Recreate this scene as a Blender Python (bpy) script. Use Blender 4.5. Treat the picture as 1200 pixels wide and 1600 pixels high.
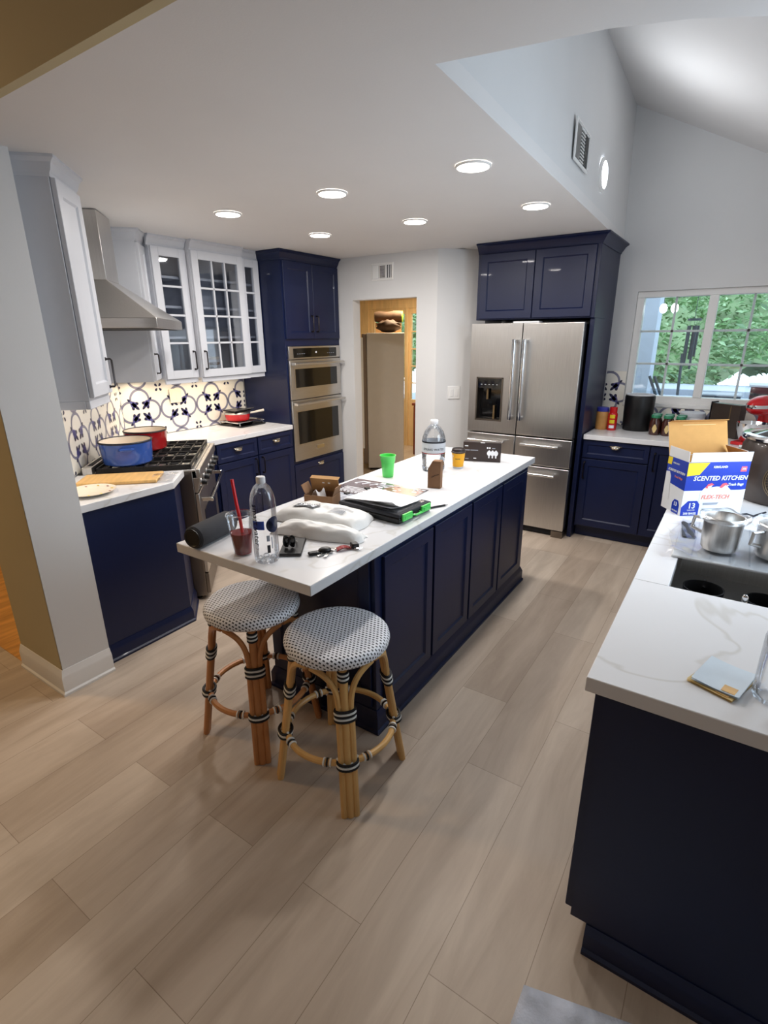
import bpy, math, random
from mathutils import Vector, Matrix
random.seed(7)
PI = math.pi
S2 = .5 ** .5
C = bpy.context.scene.collection
for _o in list(bpy.data.objects): bpy.data.objects.remove(_o)

# ------------------------------------------------------------------ camera
HC = 1.708
def make_camera():
    p, yaw, roll = .324, .589, -.008
    fw = Vector((-math.sin(yaw)*math.cos(p), math.cos(yaw)*math.cos(p), -math.sin(p)))
    rt = Vector((math.cos(yaw), math.sin(yaw), 0)); up = rt.cross(fw)
    r2 = math.cos(roll)*rt + math.sin(roll)*up; u2 = -math.sin(roll)*rt + math.cos(roll)*up
    cd = bpy.data.cameras.new('camera'); co = bpy.data.objects.new('camera', cd); C.objects.link(co)
    m = Matrix.Identity(4)
    for i in range(3):
        m[i][0], m[i][1], m[i][2] = r2[i], u2[i], -fw[i]
    m[0][3], m[1][3], m[2][3] = 0, 0, HC
    co.matrix_world = m
    cd.sensor_fit = 'VERTICAL'; cd.sensor_height = 24; cd.sensor_width = 18
    cd.lens = 815.05/1600*24; cd.clip_start = .05
    bpy.context.scene.camera = co
make_camera()

# ------------------------------------------------------------------ light
sc = bpy.context.scene
sc.view_settings.view_transform = 'Standard'; sc.view_settings.look = 'None'
sc.view_settings.gamma = 1; sc.view_settings.exposure = 0.18; sc.view_settings.use_curve_mapping = False
w = bpy.data.worlds.new('world'); sc.world = w; w.use_nodes = True
bg = w.node_tree.nodes['Background']; bg.inputs[0].default_value = (.72, .88, 1, 1); bg.inputs[1].default_value = 2.6

P_DOWN, P_SOFFIT, P_UNDER, P_FRONT, P_LEFT, P_PANTRY, P_SINKWIN, P_VAULT = 9.5, 4.0, 1.6, 6.5, 34, 40, 16, 10
def area(name, loc, rot, size, power, col, shape='DISK', sy=None, spread=None):
    l = bpy.data.lights.new(name, 'AREA'); l.shape = shape; l.size = size
    if sy: l.size_y = sy
    l.energy = power; l.color = col
    if spread: l.spread = spread
    o = bpy.data.objects.new(name, l); C.objects.link(o); o.location = loc; o.rotation_euler = rot
    return o
LIGHTS = [(-2.80, 2.49), (-1.975, 2.485), (-2.80, 3.36), (-1.98, 3.36), (-1.165, 2.487), (-1.18, 3.40)]
CEIL = 2.435
for lx, ly in LIGHTS:
    area('downlight_lamp', (lx, ly, CEIL-.022), (0, 0, 0), .13, P_DOWN, (1, .95, .905))
area('wall_light_lamp', (-.945, 4.035, 2.69), (0, -PI/2, 0), .12, P_SOFFIT, (.92, .96, 1))
# warm strips under the white wall cabinets
area('under_cabinet_lamp', (-3.93, 3.05, 1.352), (0, 0, 0), .9, P_UNDER*1.6, (1, .80, .56), 'RECTANGLE', .05).rotation_euler = (0, 0, PI/2)
area('under_cabinet_lamp', (S2*(-1.07-2.93), S2*(-1.07+2.93), 1.40), (0, 0, math.radians(135)), .28, P_UNDER*.55, (1, .80, .56), 'RECTANGLE', .04)
area('under_cabinet_lamp', (S2*(-1.07-4.5), S2*(-1.07+4.5), 1.37), (0, 0, math.radians(135)), .25, P_UNDER*.7, (1, .80, .56), 'RECTANGLE', .04)
# unseen fill added behind the camera; lamps of hall on the left, pantry
area('dining_fill', (.2, -1.6, 3.26), (0, 0, 0), .5, P_FRONT, (.86, .93, 1))
area('hall_lamp', (-4.3, .2, 3.2), (0, 0, 0), .4, P_LEFT, (1, .68, .36))
area('pantry_lamp', (-3.7, 6.2, 2.40), (0, 0, 0), .3, P_PANTRY, (1, .82, .58))
# area lamp added just inside the unseen sink window, standing for daylight
area('sink_window_fill', (.47, 2.45, 1.62), (0, -PI/2, 0), 1.0, P_SINKWIN, (.72, .86, 1), 'RECTANGLE', .85).rotation_euler = (0, PI/2, 0)

# ------------------------------------------------------------------ materials
def lin(c):
    return tuple((v/255/12.92 if v/255 <= .04045 else ((v/255+.055)/1.055)**2.4) for v in c) + (1,)
MATS = {}
def M(name, rgb, rough=.5, metal=0, var=.06, scale=12, bump=0, bscale=60, emit=0, coat=0, spec=.5, stretch=None, trans=0, ior=1.45, alpha=1):
    m = bpy.data.materials.new(name); m.use_nodes = True; MATS[name] = m
    nt = m.node_tree; b = nt.nodes['Principled BSDF']; L = nt.links
    b.inputs['Roughness'].default_value = rough; b.inputs['Metallic'].default_value = metal
    b.inputs['Specular IOR Level'].default_value = spec; b.inputs['Coat Weight'].default_value = coat
    b.inputs['IOR'].default_value = ior
    b.inputs['Transmission Weight'].default_value = trans; b.inputs['Alpha'].default_value = alpha
    tc = nt.nodes.new('ShaderNodeTexCoord'); src = tc.outputs['Object']
    if stretch:
        mp = nt.nodes.new('ShaderNodeMapping'); mp.inputs['Scale'].default_value = stretch; L.new(src, mp.inputs[0]); src = mp.outputs[0]
    n = nt.nodes.new('ShaderNodeTexNoise'); n.inputs['Scale'].default_value = scale; n.inputs['Detail'].default_value = 3; L.new(src, n.inputs['Vector'])
    r = nt.nodes.new('ShaderNodeValToRGB'); c = lin(rgb)
    r.color_ramp.elements[0].position = .3; r.color_ramp.elements[1].position = .7
    r.color_ramp.elements[0].color = tuple(v*(1-var) for v in c[:3])+(1,); r.color_ramp.elements[1].color = tuple(min(1, v*(1+var)) for v in c[:3])+(1,)
    L.new(n.outputs[0], r.inputs[0]); L.new(r.outputs[0], b.inputs['Base Color'])
    if emit:
        L.new(r.outputs[0], b.inputs['Emission Color']); b.inputs['Emission Strength'].default_value = emit
    if bump:
        n2 = nt.nodes.new('ShaderNodeTexNoise'); n2.inputs['Scale'].default_value = bscale; L.new(src, n2.inputs['Vector'])
        bp = nt.nodes.new('ShaderNodeBump'); bp.inputs['Strength'].default_value = bump; bp.inputs['Distance'].default_value = .01
        L.new(n2.outputs[0], bp.inputs['Height']); L.new(bp.outputs[0], b.inputs['Normal'])
    return m
def clear(name, tint=(1, 1, 1), gloss=.10, rough=.02):
    """thin clear sheet: see-through with a fresnel sheen"""
    m = bpy.data.materials.new(name); m.use_nodes = True; MATS[name] = m
    nt = m.node_tree; nt.nodes.clear(); N = nt.nodes.new; L = nt.links
    out = N('ShaderNodeOutputMaterial'); mx = N('ShaderNodeMixShader'); tr = N('ShaderNodeBsdfTransparent'); gl = N('ShaderNodeBsdfGlossy')
    lw = N('ShaderNodeLayerWeight'); lw.inputs[0].default_value = .35
    mu = N('ShaderNodeMath'); mu.operation = 'MULTIPLY_ADD'; mu.inputs[1].default_value = .75; mu.inputs[2].default_value = gloss*.5
    tr.inputs[0].default_value = tuple(tint)+(1,); gl.inputs[0].default_value = (.95, .97, 1, 1); gl.inputs['Roughness'].default_value = rough
    L.new(lw.outputs['Fresnel'], mu.inputs[0]); L.new(mu.outputs[0], mx.inputs[0]); L.new(tr.outputs[0], mx.inputs[1]); L.new(gl.outputs[0], mx.inputs[2]); L.new(mx.outputs[0], out.inputs[0])
    return m
def floor_mat():
    m = bpy.data.materials.new('plank_floor'); m.use_nodes = True; MATS['floor'] = m
    nt = m.node_tree; b = nt.nodes['Principled BSDF']; L = nt.links; N = nt.nodes.new
    tc = N('ShaderNodeTexCoord'); mp = N('ShaderNodeMapping'); mp.inputs['Rotation'].default_value = (0, 0, PI/2); mp.inputs['Location'].default_value = (.43, -.023, 0)
    L.new(tc.outputs['Object'], mp.inputs[0])
    bk = N('ShaderNodeTexBrick'); bk.offset = .37; bk.inputs['Scale'].default_value = 1
    bk.inputs['Brick Width'].default_value = 1.22; bk.inputs['Row Height'].default_value = .2365; bk.inputs['Mortar Size'].default_value = .0012; bk.inputs['Mortar Smooth'].default_value = .3
    bk.inputs['Color1'].default_value = lin((180, 163, 147)); bk.inputs['Color2'].default_value = lin((202, 188, 173)); bk.inputs['Mortar'].default_value = lin((150, 134, 118))
    L.new(mp.outputs[0], bk.inputs['Vector'])
    m2 = N('ShaderNodeMapping'); m2.inputs['Scale'].default_value = (7, 1.0, 1); L.new(tc.outputs['Object'], m2.inputs[0])
    n = N('ShaderNodeTexNoise'); n.inputs['Scale'].default_value = 1.6; n.inputs['Detail'].default_value = 7; n.inputs['Roughness'].default_value = .6; n.inputs['Distortion'].default_value = .6; L.new(m2.outputs[0], n.inputs['Vector'])
    r = N('ShaderNodeValToRGB'); r.color_ramp.elements[0].position = .3; r.color_ramp.elements[1].position = .68
    r.color_ramp.elements[0].color = (.74, .70, .66, 1); r.color_ramp.elements[1].color = (1.05, 1.04, 1.02, 1); L.new(n.outputs[0], r.inputs[0])
    # knots
    v = N('ShaderNodeTexVoronoi'); v.inputs['Scale'].default_value = 1.5; L.new(tc.outputs['Object'], v.inputs['Vector'])
    kr = N('ShaderNodeValToRGB'); kr.color_ramp.elements[0].position = .0; kr.color_ramp.elements[1].position = .035; kr.color_ramp.elements[0].color = (.55, .45, .38, 1); kr.color_ramp.elements[1].color = (1, 1, 1, 1); L.new(v.outputs['Distance'], kr.inputs[0])
    mx = N('ShaderNodeMix'); mx.data_type = 'RGBA'; mx.blend_type = 'MULTIPLY'; mx.inputs[0].default_value = .85
    L.new(bk.outputs['Color'], mx.inputs[6]); L.new(r.outputs[0], mx.inputs[7])
    m3 = N('ShaderNodeMix'); m3.data_type = 'RGBA'; m3.blend_type = 'MULTIPLY'; m3.inputs[0].default_value = 1
    L.new(mx.outputs[2], m3.inputs[6]); L.new(kr.outputs[0], m3.inputs[7]); L.new(m3.outputs[2], b.inputs['Base Color'])
    b.inputs['Roughness'].default_value = .42; b.inputs['Specular IOR Level'].default_value = .35
    bp = N('ShaderNodeBump'); bp.inputs['Strength'].default_value = .08; bp.inputs['Distance'].default_value = .004; L.new(n.outputs[0], bp.inputs['Height']); L.new(bp.outputs[0], b.inputs['Normal'])
floor_mat()
def marble_mat():
    m = bpy.data.materials.new('white_quartz'); m.use_nodes = True; MATS['quartz'] = m
    nt = m.node_tree; b = nt.nodes['Principled BSDF']; L = nt.links; N = nt.nodes.new
    tc = N('ShaderNodeTexCoord'); mp = N('ShaderNodeMapping'); mp.inputs['Rotation'].default_value = (.2, .1, .6); L.new(tc.outputs['Object'], mp.inputs[0])
    n0 = N('ShaderNodeTexNoise'); n0.inputs['Scale'].default_value = 1.2; n0.inputs['Detail'].default_value = 5; L.new(mp.outputs[0], n0.inputs['Vector'])
    wv = N('ShaderNodeTexNoise'); wv.inputs['Scale'].default_value = 1.0; wv.inputs['Detail'].default_value = 4; wv.inputs['Distortion'].default_value = 1.4; L.new(mp.outputs[0], wv.inputs['Vector'])
    r = N('ShaderNodeValToRGB'); e = r.color_ramp.elements
    e[0].position = .492; e[0].color = lin((226, 226, 228)); e[1].position = .512; e[1].color = lin((226, 226, 228))
    k = e.new(.502); k.color = lin((209, 207, 204))
    L.new(wv.outputs[0], r.inputs[0]); L.new(r.outputs[0], b.inputs['Base Color'])
    b.inputs['Roughness'].default_value = .22; b.inputs['Specular IOR Level'].default_value = .45
marble_mat()
def weave_mat():
    m = bpy.data.materials.new('woven_rattan'); m.use_nodes = True; MATS['weave'] = m
    nt = m.node_tree; b = nt.nodes['Principled BSDF']; L = nt.links; N = nt.nodes.new
    uv = N('ShaderNodeUVMap'); bk = N('ShaderNodeTexBrick'); bk.offset = .5; bk.inputs['Scale'].default_value = 1
    bk.inputs['Brick Width'].default_value = .0165; bk.inputs['Row Height'].default_value = .0132; bk.inputs['Mortar Size'].default_value = .0040; bk.inputs['Mortar Smooth'].default_value = .15
    bk.inputs['Color1'].default_value = lin((18, 18, 26)); bk.inputs['Color2'].default_value = lin((30, 30, 40)); bk.inputs['Mortar'].default_value = lin((240, 240, 244))
    L.new(uv.outputs[0], bk.inputs['Vector']); L.new(bk.outputs['Color'], b.inputs['Base Color'])
    bp = N('ShaderNodeBump'); bp.inputs['Strength'].default_value = .2; bp.inputs['Distance'].default_value = .003; L.new(bk.outputs['Fac'], bp.inputs['Height']); L.new(bp.outputs[0], b.inputs['Normal'])
    b.inputs['Roughness'].default_value = .5
weave_mat()
M('wall', (218, 218, 218), .75, var=.012, scale=3, bump=.03, bscale=180)
M('ceiling', (224, 222, 221), .8, var=.012, scale=3, bump=.03, bscale=180)
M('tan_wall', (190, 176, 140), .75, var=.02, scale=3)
M('trim', (232, 231, 229), .4, var=.01)
M('hall_oak', (205, 150, 84), .4, var=.25, scale=3, stretch=(8, 1, 1))
M('navy', (10, 23, 60), .42, var=.05, scale=6, bump=.015, bscale=30, coat=.05)
M('white_cab', (206, 208, 214), .42, var=.015)
M('cab_in', (198, 202, 208), .6, var=.02)
M('dark_gap', (16, 17, 22), .7)
M('steel', (208, 206, 203), .33, 1, var=.06, scale=5, stretch=(60, 60, 1), bump=.01, bscale=8)
M('steel_h', (196, 192, 187), .30, 1, var=.06, scale=5, stretch=(1, 1, 60), bump=.01, bscale=8)
M('steel_dark', (128, 120, 112), .34, 1, var=.06, scale=5, stretch=(1, 60, 60))
M('chrome', (225, 225, 226), .1, 1, var=.01)
M('bronze', (66, 62, 62), .3, 1, var=.05)
M('nickel', (226, 218, 200), .18, 1, var=.03)
M('black_glass', (8, 8, 9), .07, var=.02, coat=.4)
M('black_plastic', (16, 16, 18), .4)
M('iron', (30, 28, 28), .5, .3, bump=.1)
M('dark_fabric', (52, 53, 58), .85, bump=.3, bscale=600)
M('tile_cream', (243, 238, 226), .25, var=.03, scale=4, coat=.15)
M('tile_grey', (128, 128, 148), .3, var=.1)
M('tile_blue', (92, 92, 150), .3, var=.15, scale=40)
M('tile_navy', (44, 44, 72), .3, var=.1)
M('lamp', (255, 248, 240), .5, emit=14, var=0)
M('lamp_cool', (240, 247, 255), .5, emit=14, var=0)
M('rattan', (214, 168, 104), .42, var=.16, scale=9, stretch=(1, 1, .25), coat=.15)
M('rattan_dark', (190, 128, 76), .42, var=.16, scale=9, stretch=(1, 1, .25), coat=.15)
M('bind_black', (20, 20, 24), .5); M('bind_white', (228, 226, 220), .5)
M('enamel_blue', (52, 84, 160), .18, var=.12, scale=6, coat=.5)
M('enamel_red', (150, 22, 26), .18, var=.06, coat=.5); M('enamel_cream', (238, 224, 205), .3, var=.02, coat=.3)
M('red_bright', (200, 24, 30), .25, var=.05, coat=.3)
M('wood_board', (222, 178, 112), .5, var=.12, scale=5, stretch=(1, 8, 1))
M('cardboard', (176, 134, 86), .85, var=.05, scale=30, bump=.05)
M('kraft', (132, 98, 70), .85, var=.06, scale=30)
M('box_in', (196, 146, 84), .85, var=.04, scale=30)
M('paper', (236, 236, 238), .7, var=.01); M('box_white', (226, 228, 230), .4, var=.02)
M('box_blue', (24, 56, 168), .4, var=.05); M('box_yellow', (232, 206, 40), .4); M('box_pink', (236, 96, 110), .4); M('box_grey', (150, 156, 168), .4); M('ink', (26, 28, 38), .5); M('ink_white', (238, 240, 244), .5)
M('ink_coral', (236, 140, 122), .5); M('ink_blue', (56, 84, 180), .4)
M('poly', (232, 231, 228), .38, var=.02, bump=.25, bscale=22)
M('green_cup', (92, 226, 104), .35, var=.05, coat=.2); M('green_in', (150, 240, 160), .4)
M('yellow', (244, 176, 30), .5, var=.04); M('lid_brown', (52, 42, 40), .4)
M('poster', (104, 92, 98), .25, var=.35, scale=7, coat=.6); M('poster_red', (140, 88, 84), .3, var=.1, coat=.6)
M('tea', (138, 16, 20), .1, var=.05, coat=.3); M('straw', (226, 24, 34), .35)
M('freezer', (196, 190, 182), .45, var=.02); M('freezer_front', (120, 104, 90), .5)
M('pine', (232, 200, 150), .5, var=.1, scale=4, stretch=(6, 6, 1)); M('mahogany', (120, 56, 36), .4, var=.2, scale=5)
M('paper_brown', (84, 62, 44), .8, var=.15, bump=.4, bscale=14)
M('leaf_bright', (150, 190, 60), .6, var=.3)
M('jar_sauce', (66, 34, 26), .15, var=.1, coat=.5); M('jar_label', (216, 190, 130), .5, var=.1); M('lid_green', (40, 120, 84), .4); M('pb', (190, 138, 78), .4, var=.1); M('lid_blue', (50, 56, 150), .4)
M('espresso', (56, 44, 38), .35, var=.12, coat=.2); M('espresso_gold', (112, 92, 64), .4, .4, var=.1)
M('pale_blue', (204, 216, 226), .5)
M('rug', (190, 196, 210), .95, var=.25, scale=12, bump=.3, bscale=160)
M('leaf', (116, 158, 106), .8, var=.4, scale=1.4); M('leaf_pale', (166, 198, 158), .8, var=.3, scale=2); M('hill', (140, 166, 126), .9, var=.35, scale=1.2, bump=.5, bscale=3)
M('patio', (170, 180, 190), .8, var=.05); M('stucco', (196, 206, 222), .85, var=.03, bump=.1, bscale=80); M('slate', (70, 82, 92), .5)
clear('glass', (.97, .985, .985), .14); clear('cab_glass', (.84, .855, .88), .05, .03); clear('pet', (.982, .986, .99), .06); clear('film', (.95, .95, .955), .20, .22); clear('water', (.97, .98, .99), .06)
clear('cup_clear', (.98, .98, .985), .06)

# ------------------------------------------------------------------ mesh helpers
class MB:
    def __init__(s): s.v = []; s.f = []; s.m = []; s.uv = None
    def add(s, vs, fs, mi=0, mtx=None):
        b = len(s.v)
        if mtx: vs = [tuple(mtx @ Vector(p)) for p in vs]
        s.v += [tuple(p) for p in vs]; s.f += [tuple(b+i for i in f) for f in fs]; s.m += [mi]*len(fs); return s
    def box(s, a, b, mi=0, mtx=None):
        x0, y0, z0 = (min(a[i], b[i]) for i in range(3)); x1, y1, z1 = (max(a[i], b[i]) for i in range(3))
        return s.add([(x0,y0,z0),(x1,y0,z0),(x1,y1,z0),(x0,y1,z0),(x0,y0,z1),(x1,y0,z1),(x1,y1,z1),(x0,y1,z1)],
                     [(0,3,2,1),(4,5,6,7),(0,1,5,4),(1,2,6,5),(2,3,7,6),(3,0,4,7)], mi, mtx)
    def prism(s, poly, z0, z1, mi=0, mtx=None):
        n = len(poly); ar = sum(poly[i][0]*poly[(i+1)%n][1]-poly[(i+1)%n][0]*poly[i][1] for i in range(n))
        if ar < 0: poly = poly[::-1]
        vs = [(x, y, z0) for x, y in poly]+[(x, y, z1) for x, y in poly]
        fs = [tuple(range(n))[::-1], tuple(range(n, 2*n))]+[(i, (i+1)%n, (i+1)%n+n, i+n) for i in range(n)]
        return s.add(vs, fs, mi, mtx)
    def lathe(s, prof, seg=28, mi=0, mtx=None, sx=1, sy=1, cap=True, mis=None):
        vs = []; fs = []; n = len(prof)
        for r, z in prof:
            for k in range(seg):
                a = 2*PI*k/seg; vs.append((r*math.cos(a)*sx, r*math.sin(a)*sy, z))
        ms = []
        for i in range(n-1):
            for k in range(seg):
                fs.append((i*seg+k, i*seg+(k+1)%seg, (i+1)*seg+(k+1)%seg, (i+1)*seg+k)); ms.append(mis[i] if mis else mi)
        if cap:
            if prof[0][0] > 1e-5: fs.append(tuple(range(seg))[::-1]); ms.append(ms[0])
            if prof[-1][0] > 1e-5: fs.append(tuple((n-1)*seg+k for k in range(seg))); ms.append(ms[-2] if len(ms) > 1 else mi)
        b = len(s.m); s.add(vs, fs, mi, mtx); s.m[b:] = ms; return s
    def tube(s, pts, r, seg=10, mi=0, mtx=None, closed=False, cap=True):
        pts = [Vector(p) for p in pts]; n = len(pts); vs = []; fs = []
        rs = r if isinstance(r, (list, tuple)) else [r]*n
        t0 = (pts[1]-pts[0]).normalized(); nr = t0.orthogonal().normalized()
        for i in range(n):
            if closed: t = (pts[(i+1)%n]-pts[i-1]).normalized()
            else: t = (pts[min(i+1, n-1)]-pts[max(i-1, 0)]).normalized()
            nr = (nr-t*nr.dot(t)); nr = nr.normalized() if nr.length > 1e-6 else t.orthogonal().normalized()
            bn = t.cross(nr)
            for k in range(seg):
                a = 2*PI*k/seg; vs.append(pts[i]+(nr*math.cos(a)+bn*math.sin(a))*rs[i])
        for i in range(n if closed else n-1):
            for k in range(seg):
                j = (i+1) % n; fs.append((i*seg+k, i*seg+(k+1)%seg, j*seg+(k+1)%seg, j*seg+k))
        if cap and not closed: fs += [tuple(range(seg))[::-1], tuple((n-1)*seg+k for k in range(seg))]
        return s.add(vs, fs, mi, mtx)
    def grid(s, nx, ny, fn, mi=0, mtx=None):
        vs = [fn(i/nx, j/ny) for j in range(ny+1) for i in range(nx+1)]
        fs = [(j*(nx+1)+i, j*(nx+1)+i+1, (j+1)*(nx+1)+i+1, (j+1)*(nx+1)+i) for j in range(ny) for i in range(nx)]
        return s.add(vs, fs, mi, mtx)
    def sphere(s, c, r, seg=16, rings=10, mi=0, mtx=None):
        rx, ry, rz = r if isinstance(r, (tuple, list)) else (r, r, r)
        vs = []; fs = []
        for j in range(1, rings):
            t = PI*j/rings
            for k in range(seg): a = 2*PI*k/seg; vs.append((c[0]+rx*math.sin(t)*math.cos(a), c[1]+ry*math.sin(t)*math.sin(a), c[2]+rz*math.cos(t)))
        top = len(vs); vs.append((c[0], c[1], c[2]+rz)); vs.append((c[0], c[1], c[2]-rz))
        for j in range(rings-2):
            for k in range(seg): fs.append((j*seg+k, (j+1)*seg+k, (j+1)*seg+(k+1)%seg, j*seg+(k+1)%seg))
        for k in range(seg): fs.append((top, k, (k+1)%seg)); fs.append((top+1, (rings-2)*seg+(k+1)%seg, (rings-2)*seg+k))
        return s.add(vs, fs, mi, mtx)
    def loops(s, x0, z0, w_, h_, prof, mi=0, mtx=None):
        """nested rectangles in the xz plane, front towards -y: prof is a list of (inset, y)"""
        vs = []; fs = []
        for ins, y in prof:
            vs += [(x0+ins, y, z0+ins), (x0+w_-ins, y, z0+ins), (x0+w_-ins, y, z0+h_-ins), (x0+ins, y, z0+h_-ins)]
        n = len(prof); fs.append((3, 2, 1, 0))
        for i in range(n-1):
            for k in range(4): fs.append((i*4+k, i*4+(k+1)%4, (i+1)*4+(k+1)%4, (i+1)*4+k))
        fs.append(tuple((n-1)*4+k for k in range(4)))
        return s.add(vs, fs, mi, mtx)
    def build(s, name, mats, parent=None, bev=0, smooth=True, angle=35, loc=None, segs=2):
        me = bpy.data.meshes.new(name); me.from_pydata(s.v, [], s.f)
        if not isinstance(mats, (list, tuple)): mats = [mats]
        for q in mats: me.materials.append(MATS[q])
        me.polygons.foreach_set('material_index', s.m)
        if s.uv:
            ul = me.uv_layers.new(name='UVMap')
            for lp in me.loops: ul.data[lp.index].uv = s.uv[lp.vertex_index]
        me.update()
        if smooth:
            me.polygons.foreach_set('use_smooth', [True]*len(me.polygons)); me.set_sharp_from_angle(angle=math.radians(angle))
        o = bpy.data.objects.new(name, me); C.objects.link(o)
        if parent: o.parent = parent
        if loc: o.location = loc
        if bev:
            b = o.modifiers.new('Bevel', 'BEVEL'); b.width = bev; b.segments = segs; b.limit_method = 'ANGLE'; b.angle_limit = math.radians(40); b.harden_normals = False
        return o
def thing(name, label, cat, loc=(0, 0, 0), rot=0, group=None):
    o = bpy.data.objects.new(name, None); o.empty_display_size = .1; C.objects.link(o); o.location = loc; o.rotation_euler = (0, 0, rot)
    o['label'] = label; o['category'] = cat
    if group: o['group'] = group
    return o
def tag(o, label, cat, group=None):
    o['label'] = label; o['category'] = cat
    if group: o['group'] = group
    return o
def struct(o): o['kind'] = 'structure'; return o
def copy_thing(src, loc, rot, label, group=None):
    r = src.copy(); C.objects.link(r); r.location = loc; r.rotation_euler = (0, 0, rot); r['label'] = label
    if group: r['group'] = group
    for ch in list(src.children):
        c = ch.copy(); C.objects.link(c); c.parent = r
        for g in list(ch.children):
            d = g.copy(); C.objects.link(d); d.parent = c
    return r
def rotm(loc=(0, 0, 0), z=0, x=0, y=0):
    return Matrix.Translation(loc) @ Matrix.Rotation(z, 4, 'Z') @ Matrix.Rotation(y, 4, 'Y') @ Matrix.Rotation(x, 4, 'X')
def textmesh(mb, txt, size, origin, xdir, ydir, mi=0, align='CENTER', depth=.0006, shear=0, fn=None, bold=0):
    """letters laid on a plane given by xdir / ydir, merged into mb"""
    cu = bpy.data.curves.new('letters', 'FONT'); cu.body = txt; cu.size = size; cu.align_x = align; cu.align_y = 'CENTER'; cu.extrude = depth; cu.shear = shear; cu.resolution_u = 2; cu.offset = bold
    ob = bpy.data.objects.new('letters', cu); C.objects.link(ob)
    dg = bpy.context.evaluated_depsgraph_get(); me = bpy.data.meshes.new_from_object(ob.evaluated_get(dg))
    x = Vector(xdir).normalized(); y = Vector(ydir).normalized(); z = x.cross(y); o0 = Vector(origin)
    vs = []
    for q in me.vertices:
        p = q.co
        vs.append(tuple(fn(p)) if fn else tuple(o0+x*p.x+y*p.y+z*p.z))
    mb.add(vs, [tuple(p.vertices) for p in me.polygons], mi)
    bpy.data.objects.remove(ob); bpy.data.curves.remove(cu); bpy.data.meshes.remove(me)
def nt(n, t): return (S2*(n-t), S2*(n+t))      # the slanted range wall: n away from it, t along it

# ------------------------------------------------------------------ structure
def hole_wall(name, x0, x1, y0, y1, z0, z1, hx0, hx1, hz0, hz1, mats='wall'):
    mb = MB()
    mb.box((x0, y0, z0), (hx0, y1, z1)); mb.box((hx1, y0, z0), (x1, y1, z1)); mb.box((hx0, y0, hz1), (hx1, y1, z1))
    if hz0 > z0: mb.box((hx0, y0, z0), (hx1, y1, hz0))
    return struct(mb.build(name, mats, smooth=False))
struct(MB().box((-6.2, -3.6, -.06), (3.2, 7.6, 0)).build('floor', 'floor', smooth=False))
struct(MB().box((-6.2, .955, 0), (-3.031, 2.2, .004)).build('floor_hall', 'hall_oak', smooth=False))
curve = [(-.868, 1.577), (-.70, 1.612), (-.427, 1.666), (-.25, 1.735), (-.095, 1.828), (.12, 1.99), (.55, 2.40)]
struct(MB().prism([(-4.5, .985), (.55, .985)]+curve[::-1]+[(-1.02, 5.2), (-1.02, 5.3), (-4.5, 5.3)], CEIL, CEIL+.06).build('ceiling', 'ceiling', smooth=False))
# vaulted part over the sink run
mb = MB(); mb.add([(-.868, 1.577, CEIL), (-1.02, 5.2, CEIL), (-1.05, 5.2, 3.44), (-.90, 1.577, 3.44)], [(0, 1, 2, 3)])
for i in range(len(curve)-1):
    a, b = curve[i], curve[i+1]; mb.add([(a[0], a[1], CEIL), (b[0], b[1], CEIL), (b[0], b[1], 3.46), (a[0], a[1], 3.46)], [(0, 1, 2, 3)])
struct(mb.build('wall_vault', 'wall', smooth=False))
struct(MB().add([(-1.06, .9, 3.43), (.62, .9, 2.56), (.62, 5.4, 2.56), (-1.06, 5.4, 3.43), (-1.06, .9, 3.49), (.62, .9, 2.62), (.62, 5.4, 2.62), (-1.06, 5.4, 3.49)],
     [(0, 1, 2, 3), (7, 6, 5, 4), (0, 4, 5, 1), (1, 5, 6, 2), (2, 6, 7, 3), (3, 7, 4, 0)]).build('ceiling_vault', 'ceiling', smooth=False))
hole_wall('wall_back', -2.2, .62, 5.2, 5.36, 0, 3.5, -.856, .28, 1.125, 2.056)
hole_wall('wall_doorway', -4.25, -2.389, 4.461, 4.58, 0, CEIL, -3.333, -2.602, 0, 2.052)
struct(MB().prism([(-2.389, 4.461), (-2.06, 4.79), (-2.06, 5.21), (-2.17, 5.21), (-2.17, 4.84), (-2.43, 4.58)], 0, CEIL).build('wall_corner', 'wall', smooth=False))
struct(MB().box((-4.25, 2.37, 0), (-4.12, 4.58, CEIL)).build('wall_left', 'wall', smooth=False))
struct(MB().prism([nt(-1.24, 2.93), nt(-1.24, 4.60), nt(-1.34, 4.66), nt(-1.34, 2.98)], 0, CEIL).build('wall_range', 'wall', smooth=False))
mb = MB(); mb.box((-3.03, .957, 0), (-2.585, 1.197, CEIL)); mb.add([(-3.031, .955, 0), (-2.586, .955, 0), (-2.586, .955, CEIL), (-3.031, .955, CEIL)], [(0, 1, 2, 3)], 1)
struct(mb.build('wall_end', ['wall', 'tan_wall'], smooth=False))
struct(MB().box((-6.2, .955, CEIL), (3.2, .985, 3.36)).build('wall_header', 'tan_wall', smooth=False))
hole_wall('wall_sink', 1.6, 5.2, 0, .12, 0, 2.75, 1.75, 3.25, 1.15, 2.1).matrix_world = Matrix(((0, -1, 0, .62), (1, 0, 0, 0), (0, 0, 1, 0), (0, 0, 0, 1)))
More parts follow.
